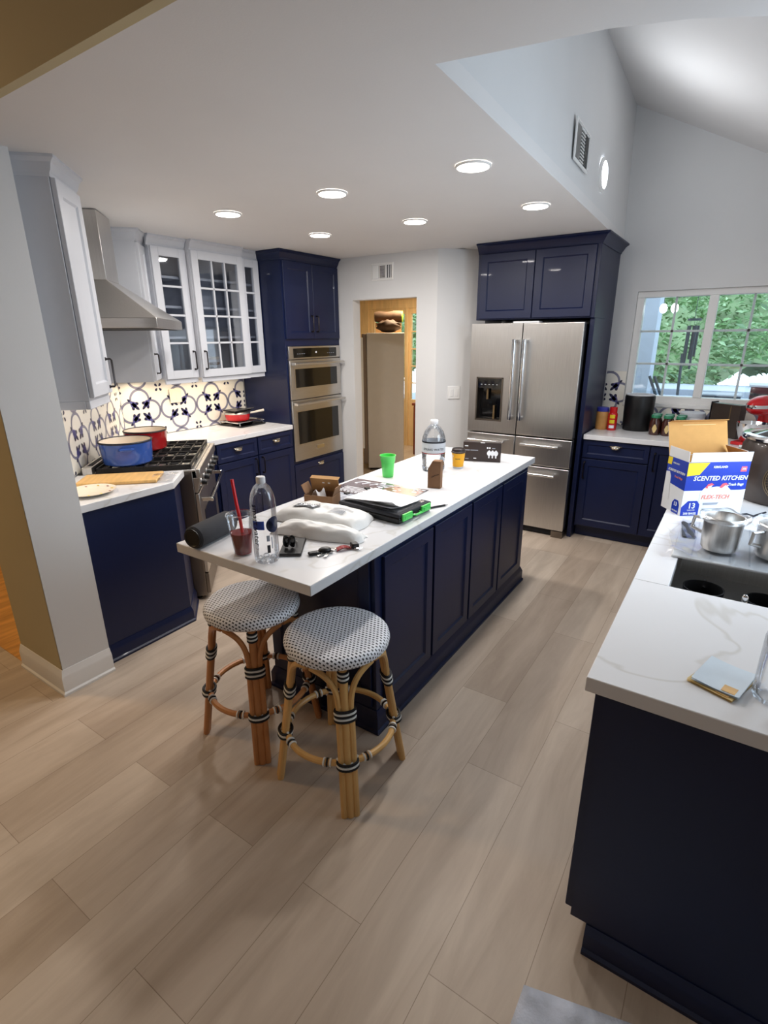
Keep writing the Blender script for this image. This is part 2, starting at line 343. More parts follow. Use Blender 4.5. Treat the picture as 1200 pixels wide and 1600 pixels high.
# dining room round the camera and hall on the left
struct(MB().box((-6.2, -3.6, 3.30), (3.2, .96, 3.36)).build('ceiling_dining', 'ceiling', smooth=False))
struct(MB().box((-6.2, -3.7, 0), (3.2, -3.6, 3.36)).build('wall_dining', 'wall', smooth=False))
struct(MB().box((3.2, -3.6, 0), (3.3, 7.6, 3.36)).build('wall_right', 'wall', smooth=False))
struct(MB().box((-6.3, -3.6, 0), (-6.2, 7.6, 3.36)).build('wall_hall', 'tan_wall', smooth=False))
struct(MB().box((-6.2, .9, 2.46), (-4.5, 4.6, 2.52)).build('ceiling_hall', 'ceiling', smooth=False))
struct(MB().box((-6.2, 2.2, 0), (-4.2, 2.3, 2.46)).build('wall_hall_end', 'tan_wall', smooth=False))
struct(MB().box((.62, 1.5, 0), (3.2, 1.6, 3.36)).build('wall_side', 'wall', smooth=False))
mb = MB()
def skirting(mb, a, b, nrm, h=.135, t=.016):
    a = Vector(a+(0,)); b = Vector(b+(0,)); n = Vector(nrm+(0,)).normalized()
    prof = [(0, 0), (t, 0), (t, h*.68), (t*.75, h*.74), (t*.75, h*.84), (t*.35, h*.93), (t*.2, h), (0, h)]
    vs = []
    for p in (a, b): vs += [tuple(p+n*d+Vector((0, 0, z))) for d, z in prof]
    k = len(prof); mb.add(vs, [(i, (i+1) % k, (i+1) % k+k, i+k) for i in range(k)]+[tuple(range(k))[::-1], tuple(range(k, 2*k))])
pass
mb = MB(); skirting(mb, (-3.50, 4.461), (-3.333, 4.461), (0, -1)); skirting(mb, (-2.602, 4.461), (-2.389, 4.461), (0, -1)); skirting(mb, (-2.389, 4.461), (-2.07, 4.78), (S2, -S2))
struct(mb.build('baseboard_doorway', 'trim'))
# pantry behind the doorway
struct(MB().box((-5.6, 4.58, 2.435), (-2.2, 7.5, 2.49)).build('ceiling_pantry', 'ceiling', smooth=False))
struct(MB().box((-5.7, 4.58, 0), (-5.6, 7.5, CEIL)).build('wall_pantry_left', 'tan_wall', smooth=False))
struct(MB().box((-2.3, 5.36, 0), (-2.2, 7.5, CEIL)).build('wall_pantry_right', 'tan_wall', smooth=False))
hole_wall('wall_pantry', -5.6, -2.2, 7.3, 7.42, 0, CEIL, -5.15, -3.95, 0, 2.25, 'pine')
dr = struct(bpy.data.objects.new('door_1', None)); C.objects.link(dr); dr.location = (-5.15, 7.3, 0)
mb = MB(); mb.box((0, .02, 2.12), (1.2, .1, 2.25)); mb.box((0, .02, 0), (.06, .1, 2.12)); mb.box((1.14, .02, 0), (1.2, .1, 2.12)); mb.box((.705, .0, 0), (.745, .1, 2.12)); mb.build('door_frame', 'pine', dr, bev=.004)
for x0, x1, bars in ((.06, .705, 2), (.745, 1.14, 5)):
    mb = MB(); mb.box((x0, .03, 0), (x1, .08, .75)); mb.box((x0, .03, 2.04), (x1, .08, 2.12)); mb.box((x0, .03, .75), (x0+.04, .08, 2.04)); mb.box((x1-.04, .03, .75), (x1, .08, 2.04))
    for k in range(1, bars): z = .75+1.29*k/bars; mb.box((x0, .045, z-.01), (x1, .07, z+.01))
    leaf = mb.build('door_leaf', 'pine', dr, bev=.003); MB().box((x0+.04, .055, .74), (x1-.04, .06, 2.05)).build('glass_pane', 'glass', leaf)
# window over the back counter
wn = struct(bpy.data.objects.new('window_1', None)); C.objects.link(wn); wn.location = (-.856, 5.2, 1.125)
W, H = 1.136, .931
mb = MB(); f = .055
mb.box((0, .025, 0), (W, .12, .07)); mb.box((0, .025, H-.05), (W, .12, H)); mb.box((0, .025, .07), (f, .12, H-.05)); mb.box((W-f, .025, .07), (W, .12, H-.05)); mb.box((W/2-.032, .02, .07), (W/2+.032, .12, H-.05))
mb.build('window_frame', 'trim', wn, bev=.004)
for x0, x1 in ((f, W/2-.032), (W/2+.032, W-f)):
    MB().box((x0, .07, .07), (x1, .078, H-.05)).build('glass_pane', 'glass', wn)
    mb = MB()
    for k in (1, 2): z = .07+(H-.12)*k/3; mb.box((x0, .08, z-.009), (x1, .09, z+.009))
    mb.box(((x0+x1)/2-.009, .08, .07), ((x0+x1)/2+.009, .09, H-.05)); mb.build('muntin', 'trim', wn)
MB().box((-.0, -.012, -.02), (W, .025, .012)).build('window_sill', 'trim', wn, bev=.003)
w2 = struct(bpy.data.objects.new('window_2', None)); C.objects.link(w2)
mb = MB()
for a, b in (((.55, 1.75, 1.15), (.60, 1.80, 2.1)), ((.55, 3.20, 1.15), (.60, 3.25, 2.1)), ((.55, 1.75, 1.15), (.60, 3.25, 1.2)), ((.55, 1.75, 2.05), (.60, 3.25, 2.1)), ((.55, 2.475, 1.15), (.60, 2.525, 2.1))): mb.box(a, b)
mb.build('window_frame', 'trim', w2); MB().box((.572, 1.8, 1.2), (.578, 3.2, 2.05)).build('glass_pane', 'glass', w2)

# ------------------------------------------------------------------ tiled splashbacks
def clip(poly, x0, z0, x1, z1):
    for ax, lim, sg in ((0, x0, 1), (0, x1, -1), (1, z0, 1), (1, z1, -1)):
        out = []
        for i in range(len(poly)):
            a, b = poly[i-1], poly[i]; da = (a[ax]-lim)*sg; db = (b[ax]-lim)*sg
            if da >= 0: out.append(a)
            if da*db < 0: t = da/(da-db); out.append((a[0]+(b[0]-a[0])*t, a[1]+(b[1]-a[1])*t))
        poly = out
        if len(poly) < 3: return []
    return poly
def motif():
    """one ornament of the tile pattern, as (material, polygon) pairs round its own centre"""
    out = []
    def leaf(x, z, ang, l, w_, mi):
        pts = []
        for k in range(10):
            a = 2*PI*k/10; px, pz = l*math.cos(a), w_*math.sin(a)*(1-.35*math.cos(a)); pts.append((x+px*math.cos(ang)-pz*math.sin(ang), z+px*math.sin(ang)+pz*math.cos(ang)))
        out.append((mi, pts))
    def dot(x, z, r0, mi): out.append((mi, [(x+r0*math.cos(2*PI*k/10), z+r0*math.sin(2*PI*k/10)) for k in range(10)]))
    for q in range(4):
        a0 = q*PI/2; cx, cz = .094*math.cos(a0), .094*math.sin(a0); n = 34; R0 = .082; lim = 132
        for k in range(n):
            t0, t1 = [a0+math.radians(-lim+2*lim*(k+d)/n) for d in (0, 1)]
            e = abs((k+.5)/n*2-1); wd = .0085+(.006 if e > .72 else 0)*(e-.72)/.28+.0015*(1-e); mi = 2 if e > .80 else 1
            r0, r1 = R0-wd, R0+wd
            out.append((mi, [(cx+r0*math.cos(t0), cz+r0*math.sin(t0)), (cx+r1*math.cos(t0), cz+r1*math.sin(t0)), (cx+r1*math.cos(t1), cz+r1*math.sin(t1)), (cx+r0*math.cos(t1), cz+r0*math.sin(t1))]))
        for sg in (-1, 1):
            t = a0+sg*math.radians(lim+2); dot(cx+(R0-.012)*math.cos(t), cz+(R0-.012)*math.sin(t), .0165, 2)
            leaf(.074*math.cos(a0+sg*.40), .074*math.sin(a0+sg*.40), a0+sg*.9, .015, .011, 3)
        d = a0+PI/4; leaf(.040*math.cos(d), .040*math.sin(d), d+PI, .020, .012, 3); leaf(.094*math.cos(d), .094*math.sin(d), d, .034, .014, 2); leaf(.138*math.cos(d), .138*math.sin(d), d, .014, .010, 3)
        x, z = .1825*math.cos(d)*2**.5, .1825*math.sin(d)*2**.5
        leaf(x-.026*math.cos(d), z-.026*math.sin(d), d, .015, .010, 3)
    return out
MOTIF = motif()
def tiles(name, w_, z0, z1, cx, cz, loc, rot, label, hole=None):
    """tiled panel: local x along the wall, z up, face towards -y; cx, cz: centre of one ornament"""
    mb = MB(); mb.box((0, 0, z0), (w_, .008, z1)); P = .365
    for i in range(-8, 9):
        for j in range(-4, 5):
            ox, oz = cx+i*P, cz+j*P
            if ox < -.3 or ox > w_+.3 or oz < z0-.3 or oz > z1+.3: continue
            for mi, poly in MOTIF:
                pl = clip([(ox+a, oz+b) for a, b in poly], 0, z0, w_, z1)
                if len(pl) < 3: continue
                ar = sum(pl[k-1][0]*pl[k][1]-pl[k][0]*pl[k-1][1] for k in range(len(pl)))
                if ar < 0: pl = pl[::-1]
                mb.add([(a, -.0006-.0003*mi, b) for a, b in pl], [tuple(range(len(pl)))], mi)
    o = mb.build(name, ['tile_cream', 'tile_grey', 'tile_blue', 'tile_navy'], smooth=False); o.location = loc; o.rotation_euler = (0, 0, rot)
    return tag(o, label, 'tile splashback')
tiles('tile_splashback', 1.29, .925, 1.42, 2.53-2.365, 1.135, (-4.111, 2.365, 0), PI/2, 'patterned blue and cream tile splashback under the glass wall cabinets')
p0 = nt(-1.231, 2.95)
tiles('tile_splashback', 1.62, .925, 2.05, 3.545-2.95, 1.10, (p0[0], p0[1], 0), math.radians(135), 'patterned tile splashback on the slanted wall behind the range')
tiles('tile_splashback', .165, .925, 1.40, .03, 1.215, (-1.022, 5.191, 0), 0, 'narrow strip of patterned tile between the fridge cabinet and the window')
tiles('tile_splashback', 1.36, .925, 1.10, .12, 1.03, (-.857, 5.191, 0), 0, 'low strip of patterned tile under the kitchen window')

# ------------------------------------------------------------------ cabinet helpers
def door_panel(parent, x, z, w_, h_, y=0, mat='navy', fr=.058, name='door', t=.02, raised=False):
    prof = [(0, 0), (0, -t+.002), (.002, -t), (fr, -t), (fr+.009, -t+.009)]
    if raised: prof += [(fr+.016, -t+.009), (fr+.042, -t+.002)]
    mb = MB(); mb.loops(0, 0, w_, h_, prof)
    return mb.build(name, mat, parent, loc=(x, y, z), smooth=False)
def bar_pull(parent, x, z, l=.14, y=-.02, vert=True, mat='bronze'):
    mb = MB(); s = .028
    if vert: pts = [(0, 0, -l/2), (0, -s*.8, -l/2), (0, -s, -l/2+.006), (0, -s, l/2-.006), (0, -s*.8, l/2), (0, 0, l/2)]
    else: pts = [(-l/2, 0, 0), (-l/2, -s*.8, 0), (-l/2+.006, -s, 0), (l/2-.006, -s, 0), (l/2, -s*.8, 0), (l/2, 0, 0)]
    mb.tube(pts, .0052, 8)
    for e in (-1, 1): mb.box((-.008, -.003, e*l/2-.008) if vert else (e*l/2-.008, -.003, -.008), (.008, 0, e*l/2+.008) if vert else (e*l/2+.008, 0, .008))
    return mb.build('handle', mat, parent, loc=(x, y, z))
def cup_pull(parent, x, z, y=-.02, mat='nickel'):
    mb = MB(); n, m = 14, 6; vs = []; fs = []
    for j in range(m+1):
        t = PI/2*j/m
        for i in range(n+1):
            a = PI*i/n; vs.append((.046*math.cos(a)*math.cos(t*.0)*(1-.25*math.sin(t)), -.026*math.sin(a)*math.sin(t*.9+.16), .022*math.cos(t)-.006))
    for j in range(m):
        for i in range(n): fs.append((j*(n+1)+i, j*(n+1)+i+1, (j+1)*(n+1)+i+1, (j+1)*(n+1)+i))
    mb.add(vs, fs); mb.box((-.048, -.003, .012), (.048, 0, .020))
    mb.sphere((0, -.012, .004), (.036, .016, .014), 14, 8)
    return mb.build('handle', mat, parent, loc=(x, y, z))
def crown(parent, pts, z, mat, h=.075, out=.05, closed=False):
    """moulding swept along a polyline in the xy plane; outside is to the right of the path"""
    prof = [(0, 0), (.006, 0), (.010, h*.18), (.018, h*.30), (out*.6, h*.66), (out*.86, h*.80), (out, h*.84), (out, h), (0, h)]
    mb = MB(); n = len(pts); k = len(prof); vs = []
    for i in range(n):
        p = Vector(pts[i]); d0 = (p-Vector(pts[i-1])).normalized() if i > 0 else None; d1 = (Vector(pts[i+1])-p).normalized() if i < n-1 else None
        n0 = Vector((d0.y, -d0.x)) if d0 else None; n1 = Vector((d1.y, -d1.x)) if d1 else None
        if n0 is None: o = n1
        elif n1 is None: o = n0
        else: o = (n0+n1)/(1+n0.dot(n1))
        vs += [(p.x+o.x*d, p.y+o.y*d, z+hh) for d, hh in prof]
    fs = []
    for i in range(n-1): fs += [(i*k+j, i*k+(j+1) % k, (i+1)*k+(j+1) % k, (i+1)*k+j) for j in range(k)]
    fs += [tuple(range(k))[::-1], tuple((n-1)*k+j for j in range(k))]
    mb.add(vs, fs); return mb.build('crown_moulding', mat, parent, angle=25)
def base_mould(parent, pts, mat='navy', h=.105, name='base_moulding', t=.014, z=0):
    prof = [(0, 0), (t+.008, 0), (t+.008, .012), (t, .02), (t, h*.70), (t*.8, h*.78), (t*.45, h*.9), (.003, h), (0, h)]
    mb = MB(); n = len(pts); k = len(prof); vs = []
    for i in range(n):
        p = Vector(pts[i]); d0 = (p-Vector(pts[i-1])).normalized() if i > 0 else None; d1 = (Vector(pts[i+1])-p).normalized() if i < n-1 else None
        n0 = Vector((d0.y, -d0.x)) if d0 else None; n1 = Vector((d1.y, -d1.x)) if d1 else None
        o = n1 if n0 is None else n0 if n1 is None else (n0+n1)/(1+n0.dot(n1))
        vs += [(p.x+o.x*d, p.y+o.y*d, z+hh) for d, hh in prof]
    fs = []
    for i in range(n-1): fs += [(i*k+j, i*k+(j+1) % k, (i+1)*k+(j+1) % k, (i+1)*k+j) for j in range(k)]
    fs += [tuple(range(k))[::-1], tuple((n-1)*k+j for j in range(k))]
    mb.add(vs, fs); return mb.build(name, mat, parent, angle=25)

# ------------------------------------------------------------------ island
IX0, IX1, IY0, IY1 = -1.80, -1.08, 1.17, 3.485
struct(base_mould(None, [(-3.03, .954), (-2.585, .954), (-2.585, 1.197)], 'trim', .135, 'baseboard_end', .016))
isl = thing('island_cabinet', 'long navy kitchen island base with raised panels under a white worktop', 'kitchen island', (-1.42, 2.5, 0))
def loc_(p): return (p[0]+1.42, p[1]-2.5)
bx0, bx1, by0, by1 = -1.745, -1.112, 1.592, 3.445
mb = MB(); mb.box((bx0+1.42, by0-2.5, 0), (bx1+1.42, by1-2.5, .879)); mb.build('body', 'navy', isl, bev=.002)
for k, (a, b) in enumerate(((1.645, 2.065), (2.085, 2.505), (2.525, 2.945), (2.965, 3.385))):
    o = door_panel(isl, 0, 0, b-a, .72, name='side_panel', fr=.055, t=.016); o.rotation_euler = (0, 0, PI/2); o.location = (bx1+1.42, a-2.5, .128)
    o = door_panel(isl, 0, 0, b-a, .72, name='door', fr=.055, t=.018); o.rotation_euler = (0, 0, -PI/2); o.location = (bx0+1.42, b-2.5, .128)
    h = bar_pull(o, .05 if k % 2 else b-a-.05, .60, .14, -.018)
o = door_panel(isl, bx0+1.44, .128, bx1-bx0-.04, .72, y=by0-2.5, name='end_panel', fr=.055, t=.014)
base_mould(isl, [loc_(p) for p in ((bx0, by1), (bx0, by0), (bx1, by0), (bx1, by1), (bx0, by1))], h=.11, t=.016)
tag(MB().box((IX0, IY0, .88), (IX1, IY1, .92)).build('worktop', 'quartz', bev=.003), 'white quartz worktop slab of the island, cluttered with cups and papers', 'worktop')

# ------------------------------------------------------------------ left run: end cabinet, range, back run
t0 = thing('base_cabinet', 'plain navy corner cabinet with base moulding between the white wall end and the range', 'cabinet', (-2.75, 1.5, 0))
L_ = lambda p: (p[0]+2.75, p[1]-1.5)
cab = [(-2.655, 1.2), (-2.655, 1.765), nt(-.645, 3.385), nt(-1.22, 3.385), nt(-1.22, 2.965), (-2.94, 1.2)]
mb = MB(); mb.prism([L_(p) for p in cab], 0, .879); mb.build('body', 'navy', t0, bev=.002)
base_mould(t0, [L_((-2.655, 1.2)), L_((-2.655, 1.765)), L_(nt(-.645, 3.385))], h=.10)
tag(MB().prism([(-2.635, 1.2), (-2.635, 1.752), nt(-.612, 3.392), nt(-1.228, 3.392), nt(-1.228, 2.955), (-2.94, 1.2)], .88, .92).build('worktop', 'quartz', bev=.003),
    'small white worktop with cut corner left of the range', 'worktop')
a135 = math.radians(135)
rp = nt(-.545, 3.40)
rg = thing('range', 'stainless steel gas range set at an angle in the corner, black grates on top', 'range', (rp[0], rp[1], 0), a135)
RW = .905
mb = MB(); mb.box((0, .02, .03), (RW, .655, .905)); mb.build('body', 'steel_dark', rg, bev=.003)
mb = MB(); mb.box((.0, .0, .905), (RW, .655, .918)); mb.prism([(0, -.028), (RW, -.028), (RW, 0.0), (0, 0.0)], .86, .918); mb.build('cooktop', 'steel', rg, bev=.004)
mb = MB(); mb.add([(0, -.024, .862), (RW, -.024, .862), (RW, .0, .765), (0, .0, .765), (0, .02, .862), (RW, .02, .862), (RW, .02, .765), (0, .02, .765)], [(3, 2, 1, 0), (4, 5, 6, 7), (0, 1, 5, 4), (2, 3, 7, 6), (1, 2, 6, 5), (3, 0, 4, 7)]); pnl = mb.build('control_panel', 'steel_h', rg, bev=.002)
for k in range(6):
    x = .09+k*.145; mb = MB(); M4 = rotm((x, -.013, .815), x=math.radians(97)); mb.lathe([(.030, 0), (.030, .008), (.026, .010)], 20, 1, M4); mb.lathe([(.021, .008), (.021, .034), (.017, .040), (0, .040)], 20, 0, M4); mb.box((-.004, -.017, .036), (.004, .017, .043), 1, M4)
    mb.build('knob', ['black_plastic', 'chrome'], pnl)
mb = MB(); mb.box((.008, -.006, .20), (RW-.008, .02, .755)); dr_ = mb.build('oven_door', 'steel_h', rg, bev=.004)
MB().box((.16, -.009, .30), (RW-.16, -.0062, .60)).build('door_glass', 'black_glass', dr_, bev=.002)
mb = MB(); mb.tube([(.05, -.075, .70), (RW-.05, -.075, .70)], .0125, 14)
for x in (.075, RW-.075): mb.box((x-.012, -.07, .688), (x+.012, -.006, .712))
mb.build('handle', 'chrome', dr_, bev=.002)
mb = MB(); mb.box((.008, -.004, .045), (RW-.008, .02, .192)); mb.build('kick_panel', 'steel_dark', rg, bev=.003)
mb = MB(); mb.box((0, .60, .918), (RW, .655, .962)); mb.box((.05, .598, .930), (RW-.05, .6, .946), 1); mb.box((.06, .61, .9622), (RW-.06, .64, .964), 1); mb.build('back_trim', ['steel', 'dark_gap'], rg, bev=.002)
for k in range(3):
    x0 = .015+k*.293; x1 = x0+.289; mb = MB(); z0, z1 = .932, .950
    for x in (x0, x1-.012): mb.box((x, .025, z0-.013), (x+.012, .585, z1))
    for y in (.025, .30, .573): mb.box((x0, y, z0), (x1, y+.012, z1))
    for q in range(1, 8):
        y = .025+.56*q/8
        for xa, xb in ((x0, x0+.105), (x1-.105, x1)): mb.box((xa, y-.004, z0+.004), (xb, y+.004, z1))
    mb.box(((x0+x1)/2-.005, .025, z0), ((x0+x1)/2+.005, .585, z1))
    mb.build('grate', 'iron', rg, bev=.002)
    for y in (.16, .44):
        mb = MB(); mb.lathe([(.055, .9181), (.055, .924), (.042, .928), (.042, .936), (.036, .939), (0, .939)], 22, mtx=rotm(((x0+x1)/2, y, 0)), mis=[0, 0, 1, 1, 1]); mb.build('burner', ['steel', 'black_plastic'], rg)
for x in (.05, RW-.05): MB().lathe([(.018, 0), (.018, .03)], 12, mtx=rotm((x, .08, 0))).build('foot', 'black_plastic', rg)

b0 = thing('base_cabinet', 'navy two-door base cabinet with two drawers between the range and the oven tower', 'cabinet', (-3.505, 2.745, 0), PI/2)
BW = 3.655-2.745
mb = MB(); mb.box((0, .0, .10), (BW, .59, .879)); mb.prism([(0, 0), (0, .55), (-.25, .30)], .10, .879); mb.box((0, .06, 0), (BW, .5, .10), 0); mb.build('body', 'navy', b0)
for k in (0, 1):
    x = .008+k*BW/2; ww = BW/2-.012
    d = door_panel(b0, x, .715, ww, .155, fr=.034, name='drawer'); cup_pull(d, ww/2, .085)
    d = door_panel(b0, x, .115, ww, .59); bar_pull(d, ww-.035 if k == 0 else .035, .50)
pw = nt(-.612, 4.318); pw2 = nt(-1.228, 4.318)
tag(MB().prism([pw, (-3.478, 2.742), (-3.478, 3.655), (-4.108, 3.655), (-4.108, 2.39), nt(-1.228, 4.56), pw2], .88, .92).build('worktop', 'quartz', bev=.003),
    'white worktop between the range and the navy oven tower', 'worktop')

# oven tower
tw = thing('oven_tower', 'tall navy cabinet tower holding the built-in double oven', 'cabinet', (-3.52, 3.664, 0), PI/2)
TW = .796; OZ0, OZ1 = .545, 1.632
mb = MB(); mb.box((0, 0, .10), (.022, .585, 2.365)); mb.box((TW-.022, 0, .10), (TW, .585, 2.365)); mb.box((.022, 0, OZ1), (TW-.022, .585, 2.365)); mb.box((.022, 0, .10), (TW-.022, .585, OZ0)); mb.box((.022, .565, OZ0), (TW-.022, .585, OZ1)); mb.box((0, .06, 0), (TW, .585, .1)); mb.build('body', 'navy', tw)
for k in (0, 1):
    d = door_panel(tw, .012+k*.387, 1.695, .383, .655); bar_pull(d, .383-.035 if k == 0 else .035, .135)
d = door_panel(tw, .012, .12, .77, .395, fr=.06, name='drawer'); cup_pull(d, .385, .345)
crown(tw, [(0, .265), (0, 0), (TW, 0)], 2.358, 'navy', .075, .05)
ov = thing('double_oven', 'built-in stainless double oven with dark glass windows in the navy tower', 'oven', (-3.52, 3.662, 0), PI/2)
o0, o1 = .024, TW-.024
mb = MB(); mb.box((o0, .0, OZ0+.004), (o1, .5, OZ1-.004)); mb.build('housing', 'steel_dark', ov)
x0, x1 = .022, TW-.022
mb = MB(); mb.box((x0, -.022, 1.515), (x1, 0, OZ1-.003)); cp = mb.build('control_panel', 'steel_h', ov, bev=.003)
mb = MB(); mb.box((x0+.06, -.025, 1.528), (x1-.06, -.0222, OZ1-.02)); mb.box((.39, -.0256, 1.565), (.41, -.025, 1.58), 1)
for k in range(4):
    for s in (.13, .57): mb.box((s+k*.03, -.0254, 1.56), (s+k*.03+.014, -.025, 1.564), 2)
mb.build('display', ['black_glass', 'ink_white', 'box_grey'], cp)
for za, zb, wa, wb in ((1.145, 1.508, 1.25, 1.43), (OZ0+.004, 1.138, .71, 1.03)):
    mb = MB(); mb.box((x0, -.026, za), (x1, 0, zb)); d = mb.build('oven_door', 'steel_h', ov, bev=.004)
    mb = MB(); mb.loops(.07, wa-.012, TW-.14, wb-wa+.024, [(0, -.0262), (0, -.029), (.01, -.029), (.014, -.0275)]); mb.box((.088, -.0285, wa+.004), (TW-.088, -.0275, wb-.004), 1); mb.build('door_glass', ['steel_h', 'black_glass'], d)
    mb = MB(); zh = zb-.035; mb.tube([(.03, -.078, zh), (TW-.03, -.078, zh)], .0115, 14)
    for x in (.055, TW-.055): mb.box((x-.014, -.074, zh-.011), (x+.014, -.026, zh+.011))
    mb.build('handle', 'steel', d, bev=.002)
MB().box((.34, -.03, .628), (.46, -.0262, .668)).build('badge', 'chrome', ov, bev=.003)

# ------------------------------------------------------------------ white wall cabinets and hood
WZ0, WZ1 = 1.395, 2.37
p = nt(-.885, 2.775)
ul = thing('upper_cabinet', 'tall white wall cabinet with its plain side to the front, left of the hood', 'cabinet', (p[0], p[1], 0), a135)
mb = MB(); mb.box((0, 0, 1.425), (.318, .343, 2.375)); mb.build('body', 'white_cab', ul, bev=.002)
d = door_panel(ul, .006, 1.44, .306, .92, mat='white_cab', y=-.003); bar_pull(d, .306-.035, .10)
crown(ul, [(0, .343), (0, 0), (.318, 0)], 2.362, 'white_cab', .073, .045); MB().box((0, 0, 1.385), (.318, .02, 1.4248)).build('light_rail', 'white_cab', ul, bev=.003)
MB().box((0, .02, 1.385), (.018, .343, 1.4248)).build('light_rail', 'white_cab', ul, bev=.003)
p = nt(-.655, 3.42)
hd = thing('range_hood', 'stainless steel pyramid chimney hood over the range', 'range hood', (p[0], p[1], 0), a135)
HW = .895; hz = 1.768
mb = MB(); mb.box((0, 0, hz), (HW, .57, hz+.055)); mb.box((.03, .03, hz-.004), (HW-.03, .54, hz), 1); mb.build('rim', ['steel_h', 'dark_gap'], hd, bev=.003)
c0, c1, cy = HW/2-.14, HW/2+.14, .315
mb = MB(); mb.add([(0, 0, hz+.056), (HW, 0, hz+.056), (HW, .57, hz+.056), (0, .57, hz+.056), (c0, cy, 2.05), (c1, cy, 2.05), (c1, .57, 2.05), (c0, .57, 2.05)], [(0, 3, 2, 1), (4, 5, 6, 7), (0, 1, 5, 4), (1, 2, 6, 5), (2, 3, 7, 6), (3, 0, 4, 7)]); mb.build('canopy', 'steel', hd, bev=.002)
MB().box((c0, cy, 2.051), (c1, .57, 2.43)).build('chimney', 'steel', hd, bev=.002)
p = nt(-.908, 4.335)
ur = thing('upper_cabinet', 'narrow plain white wall cabinet wedged between the hood and the glass cabinets', 'cabinet', (p[0], p[1], 0), a135)
mb = MB(); mb.prism([(0, 0), (.226, 0), (.19, .10), (.19, .32), (0, .32)], WZ0, 2.375); mb.build('body', 'white_cab', ur, bev=.002)
d = door_panel(ur, .004, WZ0+.012, .220, WZ1-WZ0-.03, mat='white_cab', y=-.001, fr=.05); bar_pull(d, .035, .12)
crown(ur, [(0, .32), (0, 0), (.226, 0)], 2.362, 'white_cab', .073, .045)
def glass_cabinet(y0, y1, xf, nx, label, hand):
    w_ = y1-y0; g = thing('glass_cabinet', label, 'cabinet', (xf, y0, 0), PI/2); dp = xf+4.10; z0, z1 = WZ0, 2.372
    mb = MB(); t = .017
    mb.box((0, 0, z0), (t, dp, z1)); mb.box((w_-t, 0, z0), (w_, dp, z1)); mb.box((t, 0, z0), (w_-t, dp, z0+t)); mb.box((t, 0, z1-t), (w_-t, dp, z1)); mb.box((t, dp-.012, z0+t), (w_-t, dp, z1-t), 1); mb.box((0, .0, z1+.0005), (w_, dp, 2.432))
    mb.build('body', ['white_cab', 'cab_in'], g)
    for zs in (1.705, 1.935, 2.15): MB().box((t+.001, .03, zs), (w_-t-.001, dp-.013, zs+.018)).build('shelf', 'white_cab', g)
    mb = MB(); fr = .062; a, b = .004, w_-.004; za, zb = z0+.006, z1-.012; y = -.021
    mb.box((a, y, za), (a+fr, 0, zb)); mb.box((b-fr, y, za), (b, 0, zb)); mb.box((a+fr, y, za), (b-fr, 0, za+fr)); mb.box((a+fr, y, zb-fr), (b-fr, 0, zb))
    ga, gb, gz0, gz1 = a+fr, b-fr, za+fr, zb-fr
    for k in range(1, nx): x = ga+(gb-ga)*k/nx; mb.box((x-.007, y+.003, gz0), (x+.007, -.002, gz1))
    for k in range(1, 4): z = gz0+(gz1-gz0)*k/4; mb.box((ga, y+.003, z-.0075), (gb, -.002, z+.0075))
    d = mb.build('door', 'white_cab', g, smooth=False, bev=.0015)
    MB().box((ga-.004, -.010, gz0-.004), (gb+.004, -.006, gz1+.004)).build('glass_pane', 'cab_glass', d)
    if hand: bar_pull(d, b-.03 if hand > 0 else a+.03, za+.135, y=y)
    MB().box((0, .0, z0-.036), (w_, .018, z0-.0005)).build('light_rail', 'white_cab', g, bev=.002)
    return g
g1 = glass_cabinet(2.588, 2.895, -3.80, 1, 'narrow glass-fronted white cabinet next to the hood', 1)
g2 = glass_cabinet(2.897, 3.425, -3.745, 3, 'wide white cabinet with twelve-pane glass door and bowls inside', -1)
g3 = glass_cabinet(3.427, 3.658, -3.80, 1, 'narrow glass-fronted white cabinet touching the navy oven tower', 0)
crown(g1, [(-.02, 0), (.307, 0)], 2.362, 'white_cab', .073, .045)
crown(g2, [(0, 0), (.528, 0)], 2.362, 'white_cab', .073, .045)
crown(g3, [(0, 0), (.231, 0)], 2.362, 'white_cab', .073, .045)
# bowls inside the wide glass cabinet
def bowl(x, y, z, r, h, mat, label):
    mb = MB(); mb.lathe([(r*.45, 0), (r*.5, .006), (r*.85, h*.6), (r, h), (r-.005, h), (r*.82, h*.6), (r*.45, .012), (0, .011)], 24, mtx=rotm((0, 0, 0)))
    return tag(mb.build('bowl', mat, loc=(x, y, z)), label, 'bowl', 'bowls in the wide glass cabinet')
bz = WZ0+.0175
bowl(-3.90, 3.12, bz, .085, .075, 'paper', 'large white bowl at the bottom of the pile behind glass')
bowl(-3.90, 3.12, bz+.022, .082, .075, 'kraft', 'brown bowl nested second in the pile behind glass')
bowl(-3.90, 3.12, bz+.044, .082, .075, 'paper', 'white bowl nested third in the pile behind glass')
bowl(-3.90, 3.12, bz+.066, .080, .075, 'enamel_cream', 'cream bowl on top of the pile behind glass')

